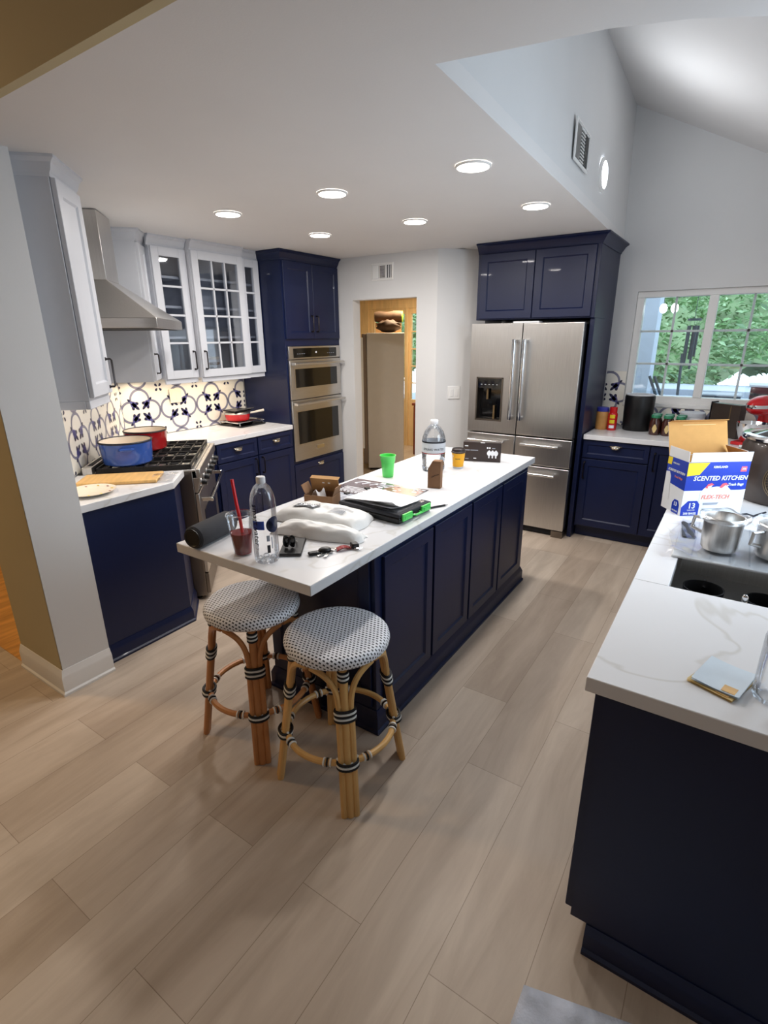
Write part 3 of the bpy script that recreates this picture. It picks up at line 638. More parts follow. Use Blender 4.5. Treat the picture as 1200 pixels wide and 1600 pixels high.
# ------------------------------------------------------------------ fridge wall
fr = thing('refrigerator', 'large stainless french door refrigerator with water dispenser', 'refrigerator', (-2.034, 4.442, 0))
FW = .952; FD = .70
mb = MB(); mb.box((.012, .085, .045), (FW-.012, FD, 1.785)); mb.build('body', 'steel_dark', fr, bev=.003)
sm = .462
def slab(name, x0, z0, x1, z1, hole=None):
    mb = MB(); yb, yf = .082, 0
    if hole:
        a, b, c, d = hole; mb.box((x0, yf, z0), (a, yb, z1)); mb.box((c, yf, z0), (x1, yb, z1)); mb.box((a, yf, z0), (c, yb, b)); mb.box((a, yf, d), (c, yb, z1)); mb.box((a, .065, b), (c, yb, d), 1)
        return mb.build(name, ['steel', 'black_glass'], fr, smooth=False)
    mb.box((x0, yf, z0), (x1, yb, z1)); return mb.build(name, 'steel', fr, bev=.006, segs=3)
dL = slab('door', .004, .885, sm-.003, 1.808, (.072, .985, .322, 1.365))
dR = slab('door', sm+.003, .885, FW, 1.808)
mb = MB(); a, b, c, d = .072, .985, .322, 1.365
mb.box((a, .008, 1.27), (c, .066, d)); mb.box((a, -.004, b), (a+.014, .064, d), 1); mb.box((c-.014, -.004, b), (c, .064, d), 1); mb.box((a, -.004, d-.01), (c, .06, d), 1); mb.box((a, .0, b), (c, .064, b+.016), 1)
mb.box((.16, .03, 1.17), (.175, .045, 1.27), 2); mb.box((.225, .035, 1.0), (.24, .05, 1.12), 2)
for k in range(5): mb.box((.11+k*.036, .0072, 1.30), (.125+k*.036, .008, 1.303), 3)
mb.build('dispenser', ['black_glass', 'steel_dark', 'espresso_gold', 'ink_white'], dL)
for d_, x in ((dL, sm-.045), (dR, sm+.042)):
    mb = MB(); mb.tube([(x, -.062, 1.015), (x, -.062, 1.68)], .0165, 14)
    for z in (1.03, 1.665): mb.box((x-.012, -.06, z-.014), (x+.012, 0, z+.014))
    mb.build('handle', 'chrome', d_, bev=.003)
q1 = slab('drawer', .004, .632, sm-.003, .872); q2 = slab('drawer', sm+.003, .632, FW, .872); q3 = slab('drawer', .004, .065, FW, .622)
for d_, x0, x1, z in ((q1, .035, .375, .812), (q2, .525, .855, .815), (q3, .10, .845, .562)):
    mb = MB(); mb.tube([(x0, -.055, z), (x1, -.055, z)], .0115, 14)
    for x in (x0+.02, x1-.02): mb.box((x-.012, -.052, z-.010), (x+.012, 0, z+.010))
    mb.build('handle', 'chrome', d_, bev=.003)
mb = MB(); mb.box((.02, .03, .012), (FW-.1, .08, .058), 1); mb.box((FW-.10, .0, .0), (FW, .10, .06)); mb.box((0, .0, 0), (.1, .1, .06)); mb.build('base_grille', ['steel_dark', 'dark_gap'], fr)
mb = MB(); mb.box((sm-.10, .03, 1.786), (sm+.12, .12, 1.822)); mb.build('hinge_cover', 'paper', fr, bev=.004)
fc = thing('fridge_cabinet', 'navy cabinet surround over and beside the refrigerator with two upper doors', 'cabinet', (-2.02, 4.50, 0))
mb = MB(); mb.box((0, 0, 1.838), (.99, .69, 2.375)) ; mb.build('body', 'navy', fc, bev=.002)
MB().box((.955, .03, 0), (.99, .69, 1.8378)).build('side_panel', 'navy', fc, bev=.002)
for k in (0, 1): door_panel(fc, .03+k*.468, 1.848, .462, .505, y=0, fr=.06)
crown(fc, [(0, 0), (.99, 0), (.99, .69)], 2.356, 'navy', .077, .06)

# ------------------------------------------------------------------ right-hand L of cabinets and worktop
cb = thing('base_cabinet', 'navy base cabinet with drawer and doors beside the refrigerator, under the window', 'cabinet', (-1.024, 4.59, 0))
mb = MB(); mb.box((0, 0, .10), (.80, .60, .879)); mb.box((0, .055, 0), (.86, .6, .1)); mb.build('body', 'navy', cb)
d = door_panel(cb, .006, .722, .51, .148, fr=.034, name='drawer'); cup_pull(d, .255, .10)
d = door_panel(cb, .006, .115, .51, .597); bar_pull(d, .028, .50)
d = door_panel(cb, .524, .115, .27, .755); bar_pull(d, .036, .63)
rc = thing('base_cabinet', 'long navy cabinet run under the sink with a big plain end panel', 'cabinet', (-.150, 4.58, 0), -PI/2)
RL = 4.58-1.19
mb = MB(); mb.box((0, 0, .10), (RL, .02, .879)); mb.box((0, .60, .10), (RL, .62, .879)); mb.box((0, .02, .10), (RL, .6, .12)); mb.box((RL-.02, .02, .12), (RL, .60, .879)); mb.box((0, .02, .12), (.02, .6, .879))
mb.box((0, .065, 0), (RL, .60, .10)); mb.build('body', 'navy', rc)
xs = [.10, .56, 1.02, 1.48, 1.94, 2.40, 2.86, RL-.006]
for k in range(7):
    ww = xs[k+1]-xs[k]-.006; d = door_panel(rc, xs[k], .115, ww, .755); bar_pull(d, ww-.035 if k % 2 else .035, .62)
base_mould(rc, [(RL, .60), (RL, .065)][::-1] if False else [(RL, .045), (RL, .62)], h=.10, t=.014)
SX0, SX1, SY0, SY1 = -.082, .36, 1.815, 2.60
mb = MB(); z0, z1 = .88, .92
mb.prism([(-.19, 1.165), (.495, 1.165), (.495, SY0), (-.19, SY0)], z0, z1); mb.box((-.19, SY0, z0), (SX0, SY1, z1)); mb.box((SX1, SY0, z0), (.495, SY1, z1))
mb.prism([(-.19, SY1), (.495, SY1), (.495, 5.185), (-1.018, 5.185), (-1.018, 4.548), (-.19, 4.548)], z0, z1)
tag(mb.build('worktop', 'quartz', bev=.0025), 'L-shaped white worktop with the sink, running along the window wall', 'worktop')
sk = thing('sink', 'dark undermount sink basin sunk in the right-hand worktop', 'sink', (SX0-.008, SY0-.008, .66))
mb = MB(); w_, l_ = SX1-SX0+.016, SY1-SY0+.016
mb.box((0, 0, 0), (w_, l_, .006)); mb.box((0, 0, .006), (.006, l_, .219)); mb.box((w_-.006, 0, .006), (w_, l_, .219)); mb.box((.006, 0, .006), (w_-.006, .006, .219)); mb.box((.006, l_-.006, .006), (w_-.006, l_, .219))
mb.build('basin', 'steel', sk); mb = MB(); mb.lathe([(.045, .006), (.045, .009), (.03, .0085), (0, .0085)], 20, mtx=rotm((w_/2, l_/2, 0))); mb.build('drain', 'chrome', sk)

# ------------------------------------------------------------------ lamps, vents, switch
def downlight(x, y, label):
    d = thing('ceiling_light', label, 'ceiling light', (x, y, CEIL), 0, 'round ceiling lights over the kitchen')
    mb = MB(); mb.lathe([(.081, -.001), (.081, -.006), (.076, -.010), (.072, -.010), (.072, -.004)], 32, cap=False); mb.build('trim_ring', 'trim', d)
    mb = MB(); mb.lathe([(0, -.012), (.05, -.013), (.0715, -.010), (.0715, -.004), (0, -.004)], 32); mb.build('diffuser', 'lamp', d); return d
for (x, y), lb in zip(LIGHTS, ('round ceiling light nearest the range hood', 'round ceiling light over the middle of the island, left of the largest one',
                               'small round ceiling light above the navy oven tower', 'round ceiling light in front of the doorway, between the vent and the island',
                               'largest round ceiling light, nearest the high slanted ceiling', 'round ceiling light just in front of the cabinet over the refrigerator')):
    downlight(x, y, lb)
wl = thing('round_lamp', 'round white lit lamp high on the side wall beside the air vent', 'wall light', (-.975, 4.035, 2.69), PI/2)
M4 = rotm((0, 0, 0), x=PI/2)
MB().lathe([(.098, 0), (.098, .010), (.085, .018), (.078, .018), (.078, .006)], 32, 0, M4, cap=False).build('trim_ring', 'trim', wl); MB().lathe([(.0775, .006), (.0775, .014), (.05, .018), (0, .019)], 32, 0, M4).build('diffuser', 'lamp_cool', wl)
def vent(w_, h_, loc, rot, label):
    g = thing('air_vent', label, 'air vent', loc, rot)
    mb = MB(); mb.loops(0, 0, w_, h_, [(0, 0), (0, -.006), (.012, -.009), (.012, -.002)]); mb.build('frame', 'trim', g, smooth=False)
    n = 3; cw = (w_-.036)/n
    mb = MB()
    for k in (0, 1, 2): mb.box((.018+k*cw+.006, -.003, .02), (.018+(k+1)*cw-.006, -.0022, h_-.02))
    mb.build('opening', 'dark_gap', g)
    for k in range(n):
        mb = MB(); x0 = .018+k*cw+.006; x1 = .018+(k+1)*cw-.006
        if k == 1:
            for q in range(10): z = .024+(h_-.048)*q/9; mb.box((x0, -.008, z-.002), (x1, -.0032, z+.002))
        else:
            for q in range(9 if k == 0 else 3): x = x0+(x1-x0)*(q+.5)/(9 if k == 0 else 3); mb.add([(x-.004, -.009, .02), (x+.001, -.0032, .02), (x+.001, -.0032, h_-.02), (x-.004, -.009, h_-.02), (x-.003, -.009, .02), (x+.002, -.0032, .02), (x+.002, -.0032, h_-.02), (x-.003, -.009, h_-.02)], [(0, 1, 2, 3), (7, 6, 5, 4), (0, 3, 7, 4), (1, 5, 6, 2)])
        mb.build('louvre', 'trim', g, smooth=False)
vent(.25, .15, (-3.10, 4.459, 2.212), 0, 'white air vent on the wall above the doorway')
vent(.34, .19, (-.931, 3.20, 2.585), PI/2+.042, 'white air vent high on the side wall under the slanted ceiling')
sw = thing('light_switch', 'white double light switch plate on the wall left of the refrigerator', 'light switch', (-2.258, 4.590, 1.20), PI/4)
MB().box((-.06, -.007, -.06), (.06, -.0005, .06)).build('plate', 'trim', sw, bev=.003)
for x in (-.024, .024): MB().box((x-.017, -.011, -.033), (x+.017, -.0072, .033)).build('rocker', 'trim', sw, bev=.002)
ol = thing('outlet_plate', 'white outlet plate on the tiles under the glass cabinets', 'outlet', (-4.107, 2.862, 1.235), PI/2)
MB().box((-.058, -.014, -.06), (.058, -.0085, .06)).build('plate', 'enamel_cream', ol, bev=.002)
for x in (-.024, .024): MB().box((x-.017, -.0165, -.034), (x+.017, -.0142, .034)).build('socket', 'enamel_cream', ol, bev=.001)

# ------------------------------------------------------------------ bar stools
def make_stool(label, loc, rot=0, legmat='rattan'):
    s = thing('bar_stool', label, 'bar stool', loc, rot, None)
    R = .204; zt = .645
    prof = [(0, zt-.052), (R*.80, zt-.052), (R*.93, zt-.050), (R*.985, zt-.040), (R, zt-.026), (R*.985, zt-.012), (R*.94, zt-.003), (R*.85, zt+.002), (R*.5, zt-.003), (0, zt-.006)]
    mb = MB(); seg = 48; L = 0; uv = []
    rp, zp = prof[-1]; arc = [0]*len(prof)
    for i in range(len(prof)-2, -1, -1): arc[i] = arc[i+1]+math.hypot(prof[i][0]-prof[i+1][0], prof[i][1]-prof[i+1][1])
    for i in range(len(prof)):
        for k in range(seg): a = 2*PI*k/seg; uv.append((arc[i]*math.cos(a), arc[i]*math.sin(a)))
    mb.lathe(prof, seg, cap=False); mb.uv = uv; mb.build('seat', 'weave', s)
    b0, b1, zl = .255, .165, zt-.056
    def rad(z): return b0+(b1-b0)*z/zl
    for q in range(4):
        a = PI/4+q*PI/2; er = Vector((math.cos(a), math.sin(a), 0)); et = Vector((-math.sin(a), math.cos(a), 0))
        P = lambda z, off=0, dr=0: er*(rad(z)+dr)+et*off+Vector((0, 0, z))
        mb = MB(); mb.tube([P(0), P(.3), P(zl)], [.0165, .0165, .0165], 12)
        for sg in (-1, 1):
            mb.tube([P(0, sg*.022), P(.2, sg*.022), P(zl*.70, sg*.022)], .0135, 10)
        lg = mb.build('leg', legmat, s)
        for sg in (-1, 1):
            pts = []
            for j in range(13):
                u = j/12; ang = u*.62; z = zl*.70+(zl-.012-zl*.70)*math.sin(u*PI/2)**.8
                rr = rad(zl*.70)+(R*.82-rad(zl*.70))*u; aa = a+sg*(.022/rad(.4)+ang*u**1.15)
                pts.append((rr*math.cos(aa), rr*math.sin(aa), z))
            MB().tube(pts, .0115, 8).build('brace', legmat, s)
        mb = MB()
        def band(z, hw, hd, mi, hh=.0065):
            c = P(z); n = 20; tilt = (P(z+.01)-P(z)).normalized(); pts = []
            for k in range(n): t = 2*PI*k/n; pts.append(c+et*(hw*math.cos(t))+er*(hd*math.sin(t)))
            mb.tube(pts, hh, 6, mi, closed=True)
        for k, mi in enumerate((0, 1, 0, 1, 0)): band(zl*.665+k*.0095, .037, .0185, mi, .0056)
        mb.build('binding', ['bind_black', 'bind_white'], lg); mb = MB()
        for k, mi in enumerate((0, 1, 0, 1, 0)): band(zl*.925+k*.0078, .0175, .0175, mi, .0048)
        mb.build('binding', ['bind_black', 'bind_white'], lg); mb = MB()
        zr = .215
        for k, mi in enumerate((0, 1, 0)): band(zr-.010+k*.010, .038, .026, mi, .0056)
        c = P(zr); 
        for sg in (-1, 1):
            mb.tube([c+et*(sg*.040)-er*.012+Vector((0, 0, -.020)), c+er*.024+Vector((0, 0, 0)), c-et*(sg*.040)-er*.012+Vector((0, 0, .020))], .0045, 6, 1)
            for k, mi in enumerate((1, 0, 1)):
                aa = a+sg*(.062+k*.012)/ .21; cc = Vector((.214*math.cos(aa), .214*math.sin(aa), zr)); e2 = Vector((math.cos(aa), math.sin(aa), 0))
                mb.tube([cc+e2*.0135*math.cos(2*PI*t/12)+Vector((0, 0, .0135*math.sin(2*PI*t/12))) for t in range(12)], .0042, 5, mi, closed=True)
        mb.build('binding', ['bind_black', 'bind_white'], lg)
    MB().tube([(.214*math.cos(2*PI*k/48), .214*math.sin(2*PI*k/48), .215) for k in range(48)], .0125, 10, closed=True).build('foot_ring', legmat, s)
    return s
make_stool('round rattan bar stool in front, on the right under the island corner', (-1.125, 1.352, 0))
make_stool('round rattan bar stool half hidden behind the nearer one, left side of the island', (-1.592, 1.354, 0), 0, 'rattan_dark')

# ------------------------------------------------------------------ things on the island
CZ = .9205
def lathe_thing(name, prof, mat, loc, label, cat, seg=28, group=None, mis=None, smooth=True, angle=35):
    mb = MB(); mb.lathe(prof, seg, mis=mis); return tag(mb.build(name, mat, loc=loc, angle=angle), label, cat, group)
# cylinder speaker lying on its side
sp = thing('portable_speaker', 'dark grey cylindrical cloth speaker lying on its side at the island corner', 'speaker', (-1.700, 1.275, CZ+.0465), math.radians(101))
M4 = rotm((-.115, 0, 0), y=PI/2)
MB().lathe([(.040, .004), (.046, .012), (.0465, .03), (.0465, .20), (.046, .218), (.040, .226)], 32, 0, M4).build('body', 'dark_fabric', sp)
for z, s_ in ((.004, -1), (.226, 1)): MB().lathe([(.0385, 0), (.0385, .005), (.033, .006), (.030, .003), (0, .003)] if s_ > 0 else [(0, -.003), (.030, -.003), (.033, -.006), (.0385, -.005), (.0385, 0)], 28, 0, rotm((-.115+z, 0, 0), y=PI/2)).build('end_cap', 'black_plastic', sp)
# iced tea cup
cu = thing('plastic_cup', 'clear plastic cup half full of red tea with lid and red straw', 'cup', (-1.485, 1.245, CZ))
MB().lathe([(.030, .002), (.034, .003), (.050, .150), (.052, .154)], 30, cap=False).build('cup', 'cup_clear', cu)
MB().lathe([(0, .003), (.0315, .004), (.0410, .088), (0, .088)], 30).build('drink', 'tea', cu)
mb = MB(); mb.lathe([(.0535, .150), (.0545, .156), (.052, .162), (.046, .164), (.044, .160), (.01, .160)], 30, cap=False); mb.build('lid', 'pet', cu)
MB().tube([(.012, -.006, .089), (.004, -.004, .14), (-.012, 0, .195), (-.032, .006, .288)], .0062, 10).build('straw', 'straw', cu)
# tall water bottle
bt = thing('water_bottle', 'tall clear plastic water bottle with white cap beside the red tea', 'bottle', (-1.362, 1.250, CZ), math.radians(-2))
MB().lathe([(.028, .004), (.042, 0), (.0455, .01), (.0465, .03), (.0465, .21), (.046, .235), (.040, .262), (.029, .284), (.017, .296), (.0145, .300), (.0145, .306)], 32, cap=False).build('body', 'pet', bt)
mb = MB()
for k in range(5): a = 2*PI*k/5; mb.sphere((.026*math.cos(a), .026*math.sin(a), .008), (.012, .012, .009), 10, 6)
mb.build('base_feet', 'pet', bt)
MB().lathe([(.0155, .297), (.0165, .299), (.0165, .318), (.0145, .321), (0, .321)], 24).build('cap', 'paper', bt)
mb = MB(); RB = .0472
def wrap(a0): return lambda p: (RB*math.cos(a0+p.y/RB), RB*math.sin(a0+p.y/RB), .150-p.x)
# lettering runs down the bottle; camera side of the bottle is about -42 degrees
textmesh(mb, 'smartwater', .034, (0, 0, 0), (1, 0, 0), (0, 1, 0), 0, fn=wrap(math.radians(-80)))
n = 10
for (a0, a1, z0, z1, mi) in ((-98, -42, .135, .168, 1), (-36, -22, .045, .075, 0), (-36, -22, .090, .112, 2), (-15, -10, .06, .105, 2)):
    vs = []
    for k in range(n+1):
        a = math.radians(a0+(a1-a0)*k/n); vs += [((RB-.0002)*math.cos(a), (RB-.0002)*math.sin(a), z0), ((RB-.0002)*math.cos(a), (RB-.0002)*math.sin(a), z1)]
    mb.add(vs, [(2*k, 2*k+2, 2*k+3, 2*k+1) for k in range(n)], mi)
vs = [(RB*math.cos(math.radians(2)), RB*math.sin(math.radians(2)), .150)]
for k in range(24):
    t = 2*PI*k/24; a = math.radians(2)+.030*math.cos(t)/RB; vs.append((RB*math.cos(a), RB*math.sin(a), .150+.030*math.sin(t)))
mb.add(vs, [(0, k+1, (k+1) % 24+1) for k in range(24)], 3)
mb.build('label', ['ink', 'ink_blue', 'box_grey', 'navy'], bt, smooth=False)
# black case with folded sunglasses
def quad_slab(mb, pts, z0, z1, mi=0): mb.prism(pts, z0, z1, mi)
ph = thing('wallet', 'flat black wallet lying by the tall water bottle', 'wallet', (-1.358, 1.385, CZ), math.radians(35))
mb = MB(); mb.box((-.043, -.085, 0), (.043, .085, .012)); mb.build('body', 'black_plastic', ph, bev=.004)
MB().box((-.040, -.0865, .004), (.040, -.085, .008)).build('zip', 'bronze', ph)
sg_ = thing('sunglasses', 'black folded sunglasses standing on the flat wallet', 'sunglasses', (-1.350, 1.358, CZ+.0125), math.radians(35))
mb = MB()
for x in (-.012, .012):
    mb.tube([(x+.018*math.cos(t*PI/10)*.55, .004*math.sin(t), .028+.024*math.sin(t*PI/10)) for t in range(20)], .003, 6, closed=True)
mb.tube([(-.006, 0, .03), (0, .004, .045), (.006, 0, .03)], .003, 6); mb.build('frame', 'black_plastic', sg_)
mb = MB()
for x in (-.012, .012): mb.sphere((x, 0, .028), (.010, .002, .021), 12, 8)
mb.build('lens', 'black_glass', sg_)
mb = MB()
for x in (-.020, .021): mb.tube([(x, 0, .032), (x*1.2, .03, .012), (x*.9, .06, .004)], .0026, 6)
mb.build('temple', 'steel', sg_)
# keys
ky = thing('key_bunch', 'bunch of keys with dark fob and red-brown leather tag', 'keys', (-1.205, 1.440, CZ), math.radians(58))
mb = MB(); mb.box((-.095, -.012, .001), (-.045, .014, .013)); mb.build('fob', 'black_plastic', ky, bev=.005)
mb = MB(); mb.tube([(.018*math.cos(2*PI*k/20), .018*math.sin(2*PI*k/20), .008) for k in range(20)], .0016, 6, closed=True); mb.build('ring', 'chrome', ky)
for an, l in ((200, .06), (230, .055)):
    mb = MB(); M4 = rotm((-.01, -.005, .004), z=math.radians(an)); mb.lathe([(.012, 0), (.012, .0025), (0, .0025)], 16, 0, M4); mb.box((.01, -.004, 0), (l, .004, .0022), 0, M4)
    for q in range(4): mb.box((.025+q*.008, .004, 0), (.029+q*.008, .0065, .0022), 0, M4)
    mb.build('key', 'steel', ky)
mb = MB(); mb.sphere((-.03, .0, .014), (.026, .018, .011), 12, 8); mb.build('car_fob', 'black_plastic', ky)
mb = MB(); mb.grid(8, 3, lambda u, v: (.016+u*.06, -.014+v*.028, .006+.008*math.sin(u*PI))); mb.grid(8, 3, lambda u, v: (.016+u*.06, .014-v*.028, .002+.008*math.sin(u*PI))); mb.build('leather_tag', 'enamel_red', ky)
mb = MB(); mb.box((.078, -.018, 0), (.108, .018, .022)); mb.build('clip', 'black_plastic', ky, bev=.006)
mb = MB(); mb.tube([(.085, -.02, .006), (.10, -.035, .006), (.112, -.03, .008)], .004, 8); mb.build('hook', 'chrome', ky)
# plastic mailers
def mailer(label, loc, rot, w_, d_, h_, seed, marks=False, plump=.5):
    r_ = random.Random(seed); ph = [r_.uniform(0, 6.28) for _ in range(8)]
    g = thing('plastic_mailer', label, 'plastic bag', loc, rot)
    def surf(u, v, top):
        x = (u-.5)*w_; y = (v-.5)*d_; e = max(0, 1-abs(2*u-1)**3.0)*max(0, 1-abs(2*v-1)**3.0)
        wr = .20*math.sin(9*u+ph[0]+3*v)*math.sin(6*v+ph[1])+.12*math.sin(21*u+ph[2]-9*v)+.10*math.sin(17*v+ph[3]+12*u)
        x += .006*math.sin(8*v+ph[4]); y += .006*math.sin(9*u+ph[5])
        z = h_*(e**plump)*(1+wr*.34) if top else .0
        return (x, y, max(.0015 if top else 0, z))
    mb = MB(); mb.grid(40, 30, lambda u, v: surf(u, v, True)); mb.grid(40, 30, lambda u, v: surf(1-u, v, False))
    sh = mb.build('bag', 'poly', g, angle=80)
    if marks:
        mb = MB()
        def on(x, y, dz=.0012): u, v = x/w_+.5, y/d_+.5; p = surf(u, v, True); return (p[0], p[1], p[2]+dz)
        def patch(x0, x1, y0, y1, mi, n=8, dz=.0035, sk=0): mb.grid(n, 4, lambda u, v: on(x0+(x1-x0)*u+sk*v, y0+(y1-y0)*v, dz), mi)
        patch(-.135, -.02, -.047, -.005, 0, sk=.012)
        textmesh(mb, 'ROKC', .036, (0, 0, 0), (1, 0, 0), (0, 1, 0), 1, bold=.0008, fn=lambda p: on(-.072-p.x, -.026-p.y, .0052+p.z))
        [patch(-.125+k*.0135, -.1155+k*.0135, .006, .012, 0, 2) for k in range(8)]
        for k in range(9): patch(.055+k*.008, .059+k*.008, -.05, -.022, 2, 2)
        for k in range(3): patch(.055, .15, -.014+k*.006, -.011+k*.006, 2, 6)
        mb.build('print', ['ink', 'ink_white', 'box_grey'], sh, smooth=False)
    return g
mailer('large white plastic mailer bag with black print on the island', (-1.470, 1.706, CZ), math.radians(9), .43, .20, .068, 3, True, .40)
mailer('slim rolled white plastic bag in front of the printed mailer', (-1.362, 1.545, CZ), math.radians(13), .40, .10, .056, 5, False, .5)
# small open carton with tissue
bo = thing('carton', 'small brown carton with open lid and white tissue behind the mailers', 'box', (-1.625, 1.885, CZ), math.radians(16))
bw, bd, bh, tk = .150, .10, .058, .003
mb = MB(); mb.box((-bw/2, -bd/2, 0), (bw/2, bd/2, tk)); mb.box((-bw/2, -bd/2, tk), (-bw/2+tk, bd/2, bh)); mb.box((bw/2-tk, -bd/2, tk), (bw/2, bd/2, bh)); mb.box((-bw/2+tk, -bd/2, tk), (bw/2-tk, -bd/2+tk, bh)); mb.box((-bw/2+tk, bd/2-tk, tk), (bw/2-tk, bd/2, bh)); mb.build('box', 'kraft', bo)
mb = MB(); M4 = rotm((0, bd/2, bh), x=math.radians(108)); mb.box((-bw/2, 0, 0), (bw/2, .068, tk), 0, M4); mb.box((-bw/2, .068, -.025), (bw/2, .071, tk), 0, M4)
for x in (-.012, .018): mb.box((x, .045, -.0004), (x+.012, .052, tk+.0004), 1, M4)
mb.build('lid', ['cardboard', 'paper'], bo)
mb = MB(); M4 = rotm((-bw/2+.002, 0, bh), y=math.radians(-25)); mb.box((0, -bd/2+.01, 0), (tk, bd/2-.01, .05), 0, M4); M4 = rotm((bw/2-.002, 0, bh), y=math.radians(20)); mb.box((-tk, -bd/2+.01, 0), (0, bd/2-.01, .045), 0, M4); mb.build('flap', 'kraft', bo)
ti = tag(MB().grid(10, 8, lambda u, v: (-1.675+.060*u+.02*v, 1.862+.04*v-.01*u, CZ+.036+.045*math.sin(PI*min(1, u*1.1))*(.75+.25*math.sin(6*v+4*u))+.006*math.sin(13*u+7*v))).build('tissue_paper', 'paper', angle=60), 'crumpled white tissue paper sticking out of the small carton', 'tissue'); 
# poster-like glossy placemats
pm = thing('printed_board', 'large glossy board printed with rows of small white pictures, under the green cup', 'printed board', (-1.535, 2.245, CZ), math.radians(1))
mb = MB(); mb.box((-.235, -.135, 0), (.235, .135, .003)); mb.build('board', 'poster', pm)
mb = MB(); rr = random.Random(2)
mb.box((.02, -.12, .0031), (.225, .10, .0033), 1)
for k in range(22):
    x, y = rr.uniform(-.2, .21), rr.uniform(-.02, .11); ww = rr.uniform(.012, .03); mb.box((x, y, .0034), (x+ww, y+ww*.55, .0038))
for k in range(4): mb.box((-.19, -.035-k*.02, .0034), (rr.uniform(.0, .18), -.028-k*.02, .0038))
for k in range(16): mb.box((-.20+k*.024, -.118, .0034), (-.186+k*.024, -.106, .0038))
for k in range(5): mb.tube([(-.19+k*.05, .045, .0038), (-.16+k*.05, .09, .0038), (-.12+k*.05, .10, .0038)], .0022, 5)
mb.build('print', ['ink_white', 'poster_red'], pm, smooth=False)
pm2 = thing('printed_sheet', 'pale grey glossy sheet partly under the black organizer case', 'sheet', (-1.605, 2.005, CZ), math.radians(-4))
MB().box((-.17, -.10, 0), (.17, .10, .0015)).build('sheet', 'box_grey', pm2)
mb = MB(); mb.sphere((-.09, -.02, .0016), (.02, .014, .0006), 16, 6); mb.box((-.15, .03, .0016), (-.02, .034, .002)); mb.box((-.15, .05, .0016), (.04, .054, .002)); mb.build('print', 'ink_white', pm2)
# organizer case with papers on it
oc = thing('organizer_case', 'flat black organizer case with green latches lying under papers', 'case', (-1.315, 1.975, CZ), math.radians(-4))
ow, od, oh = .355, .255, .046
mb = MB(); mb.box((-ow/2, -od/2, 0), (ow/2, od/2, oh*.62)); mb.build('tray', 'black_plastic', oc, bev=.007, segs=3)
mb = MB(); mb.box((-ow/2-.002, -od/2-.002, oh*.63), (ow/2+.002, od/2+.002, oh)); mb.build('lid', 'dark_fabric', oc, bev=.005, segs=3)
mb = MB(); mb.box((-ow/2+.02, -od/2+.02, oh+.0002), (ow/2-.02, od/2-.02, oh+.003)); mb.build('window', 'film', oc)
for y in (-.075, .075): mb = MB(); mb.box((ow/2+.0022, y-.036, .012), (ow/2+.012, y+.036, oh-.002)); mb.box((ow/2+.012, y-.024, .018), (ow/2+.015, y+.024, oh-.01)); mb.build('latch', 'green_cup', oc, bev=.003)
mb = MB(); mb.tube([(ow/2+.002, -.03, .022), (ow/2+.018, -.022, .022), (ow/2+.018, .022, .022), (ow/2+.002, .03, .022)], .005, 8); mb.build('handle', 'green_cup', oc)
mb = MB(); mb.add([(-.02, -od/2-.0025, .020), (.012, -od/2-.0025, .024), (-.008, -od/2-.0025, .011)], [(0, 2, 1)]); mb.build('sticker', 'paper', oc)
rr = random.Random(4)
for k, lb in enumerate(('bottom white sheet of the loose papers on the black case', 'middle white sheet of the loose papers, turned a little', 'top white sheet of the loose papers on the black case')):
    pz = CZ+oh+.0045+k*.0035; mb = MB(); cur = .012*(k+1)
    mb.grid(14, 10, lambda u, v: ((u-.5)*.30, (v-.5)*.225, cur*(max(0, .35-v)/.35)**2*(u)+.0008*math.sin(7*u+k))); mb.grid(14, 10, lambda u, v: ((.5-u)*.30, (v-.5)*.225, -.0006+cur*(max(0, .35-v)/.35)**2*(1-u)+.0008*math.sin(7*(1-u)+k)))
    o = mb.build('paper_sheet', 'paper', loc=(-1.335+.006*k, 1.985-.004*k, pz)); o.rotation_euler = (0, 0, math.radians((-9, -3, -7)[k])); tag(o, lb, 'paper', 'papers on the black case')
bc_pts = [(-1.505, 1.93), (-1.475, 2.055)]
for k, (x, y) in enumerate(bc_pts):
    c = thing('binder_clip', ('black binder clip at the left edge of the papers, nearer the camera', 'black binder clip at the left edge of the papers, farther from the camera')[k], 'clip', (x, y, CZ+oh+.016), math.radians(-8))
    MB().prism([(-.012, -.013), (.012, -.013), (.012, .013), (-.012, .013)], 0, .008).build('body', 'black_plastic', c, bev=.003)
    mb = MB(); mb.tube([(-.01, -.008, .006), (-.035, -.006, .009), (-.04, 0, .010), (-.035, .006, .009), (-.01, .008, .006)], .0014, 6); mb.build('wire_lever', 'chrome', c)
pn = thing('pen', 'black pen lying past the green latches', 'pen', (-1.122, 2.145, CZ+.005), math.radians(62))
MB().tube([(-.055, 0, 0), (.045, 0, 0)], .0048, 10).build('barrel', 'black_plastic', pn); MB().tube([(.0452, 0, 0), (.056, 0, 0), (.065, 0, -.001)], [.0046, .003, .0008], 10).build('tip', 'steel', pn)
# green tumbler
gc = thing('plastic_cup', 'bright green frosted plastic cup standing on the island', 'cup', (-1.650, 2.515, CZ))
MB().lathe([(0, .0), (.030, 0), (.033, .004), (.038, .075), (.040, .092), (.0425, .094), (.045, .122), (.0475, .125), (.0475, .130), (.044, .130), (.041, .098), (.036, .07), (.031, .006), (0, .005)], 32).build('cup', 'green_cup', gc)
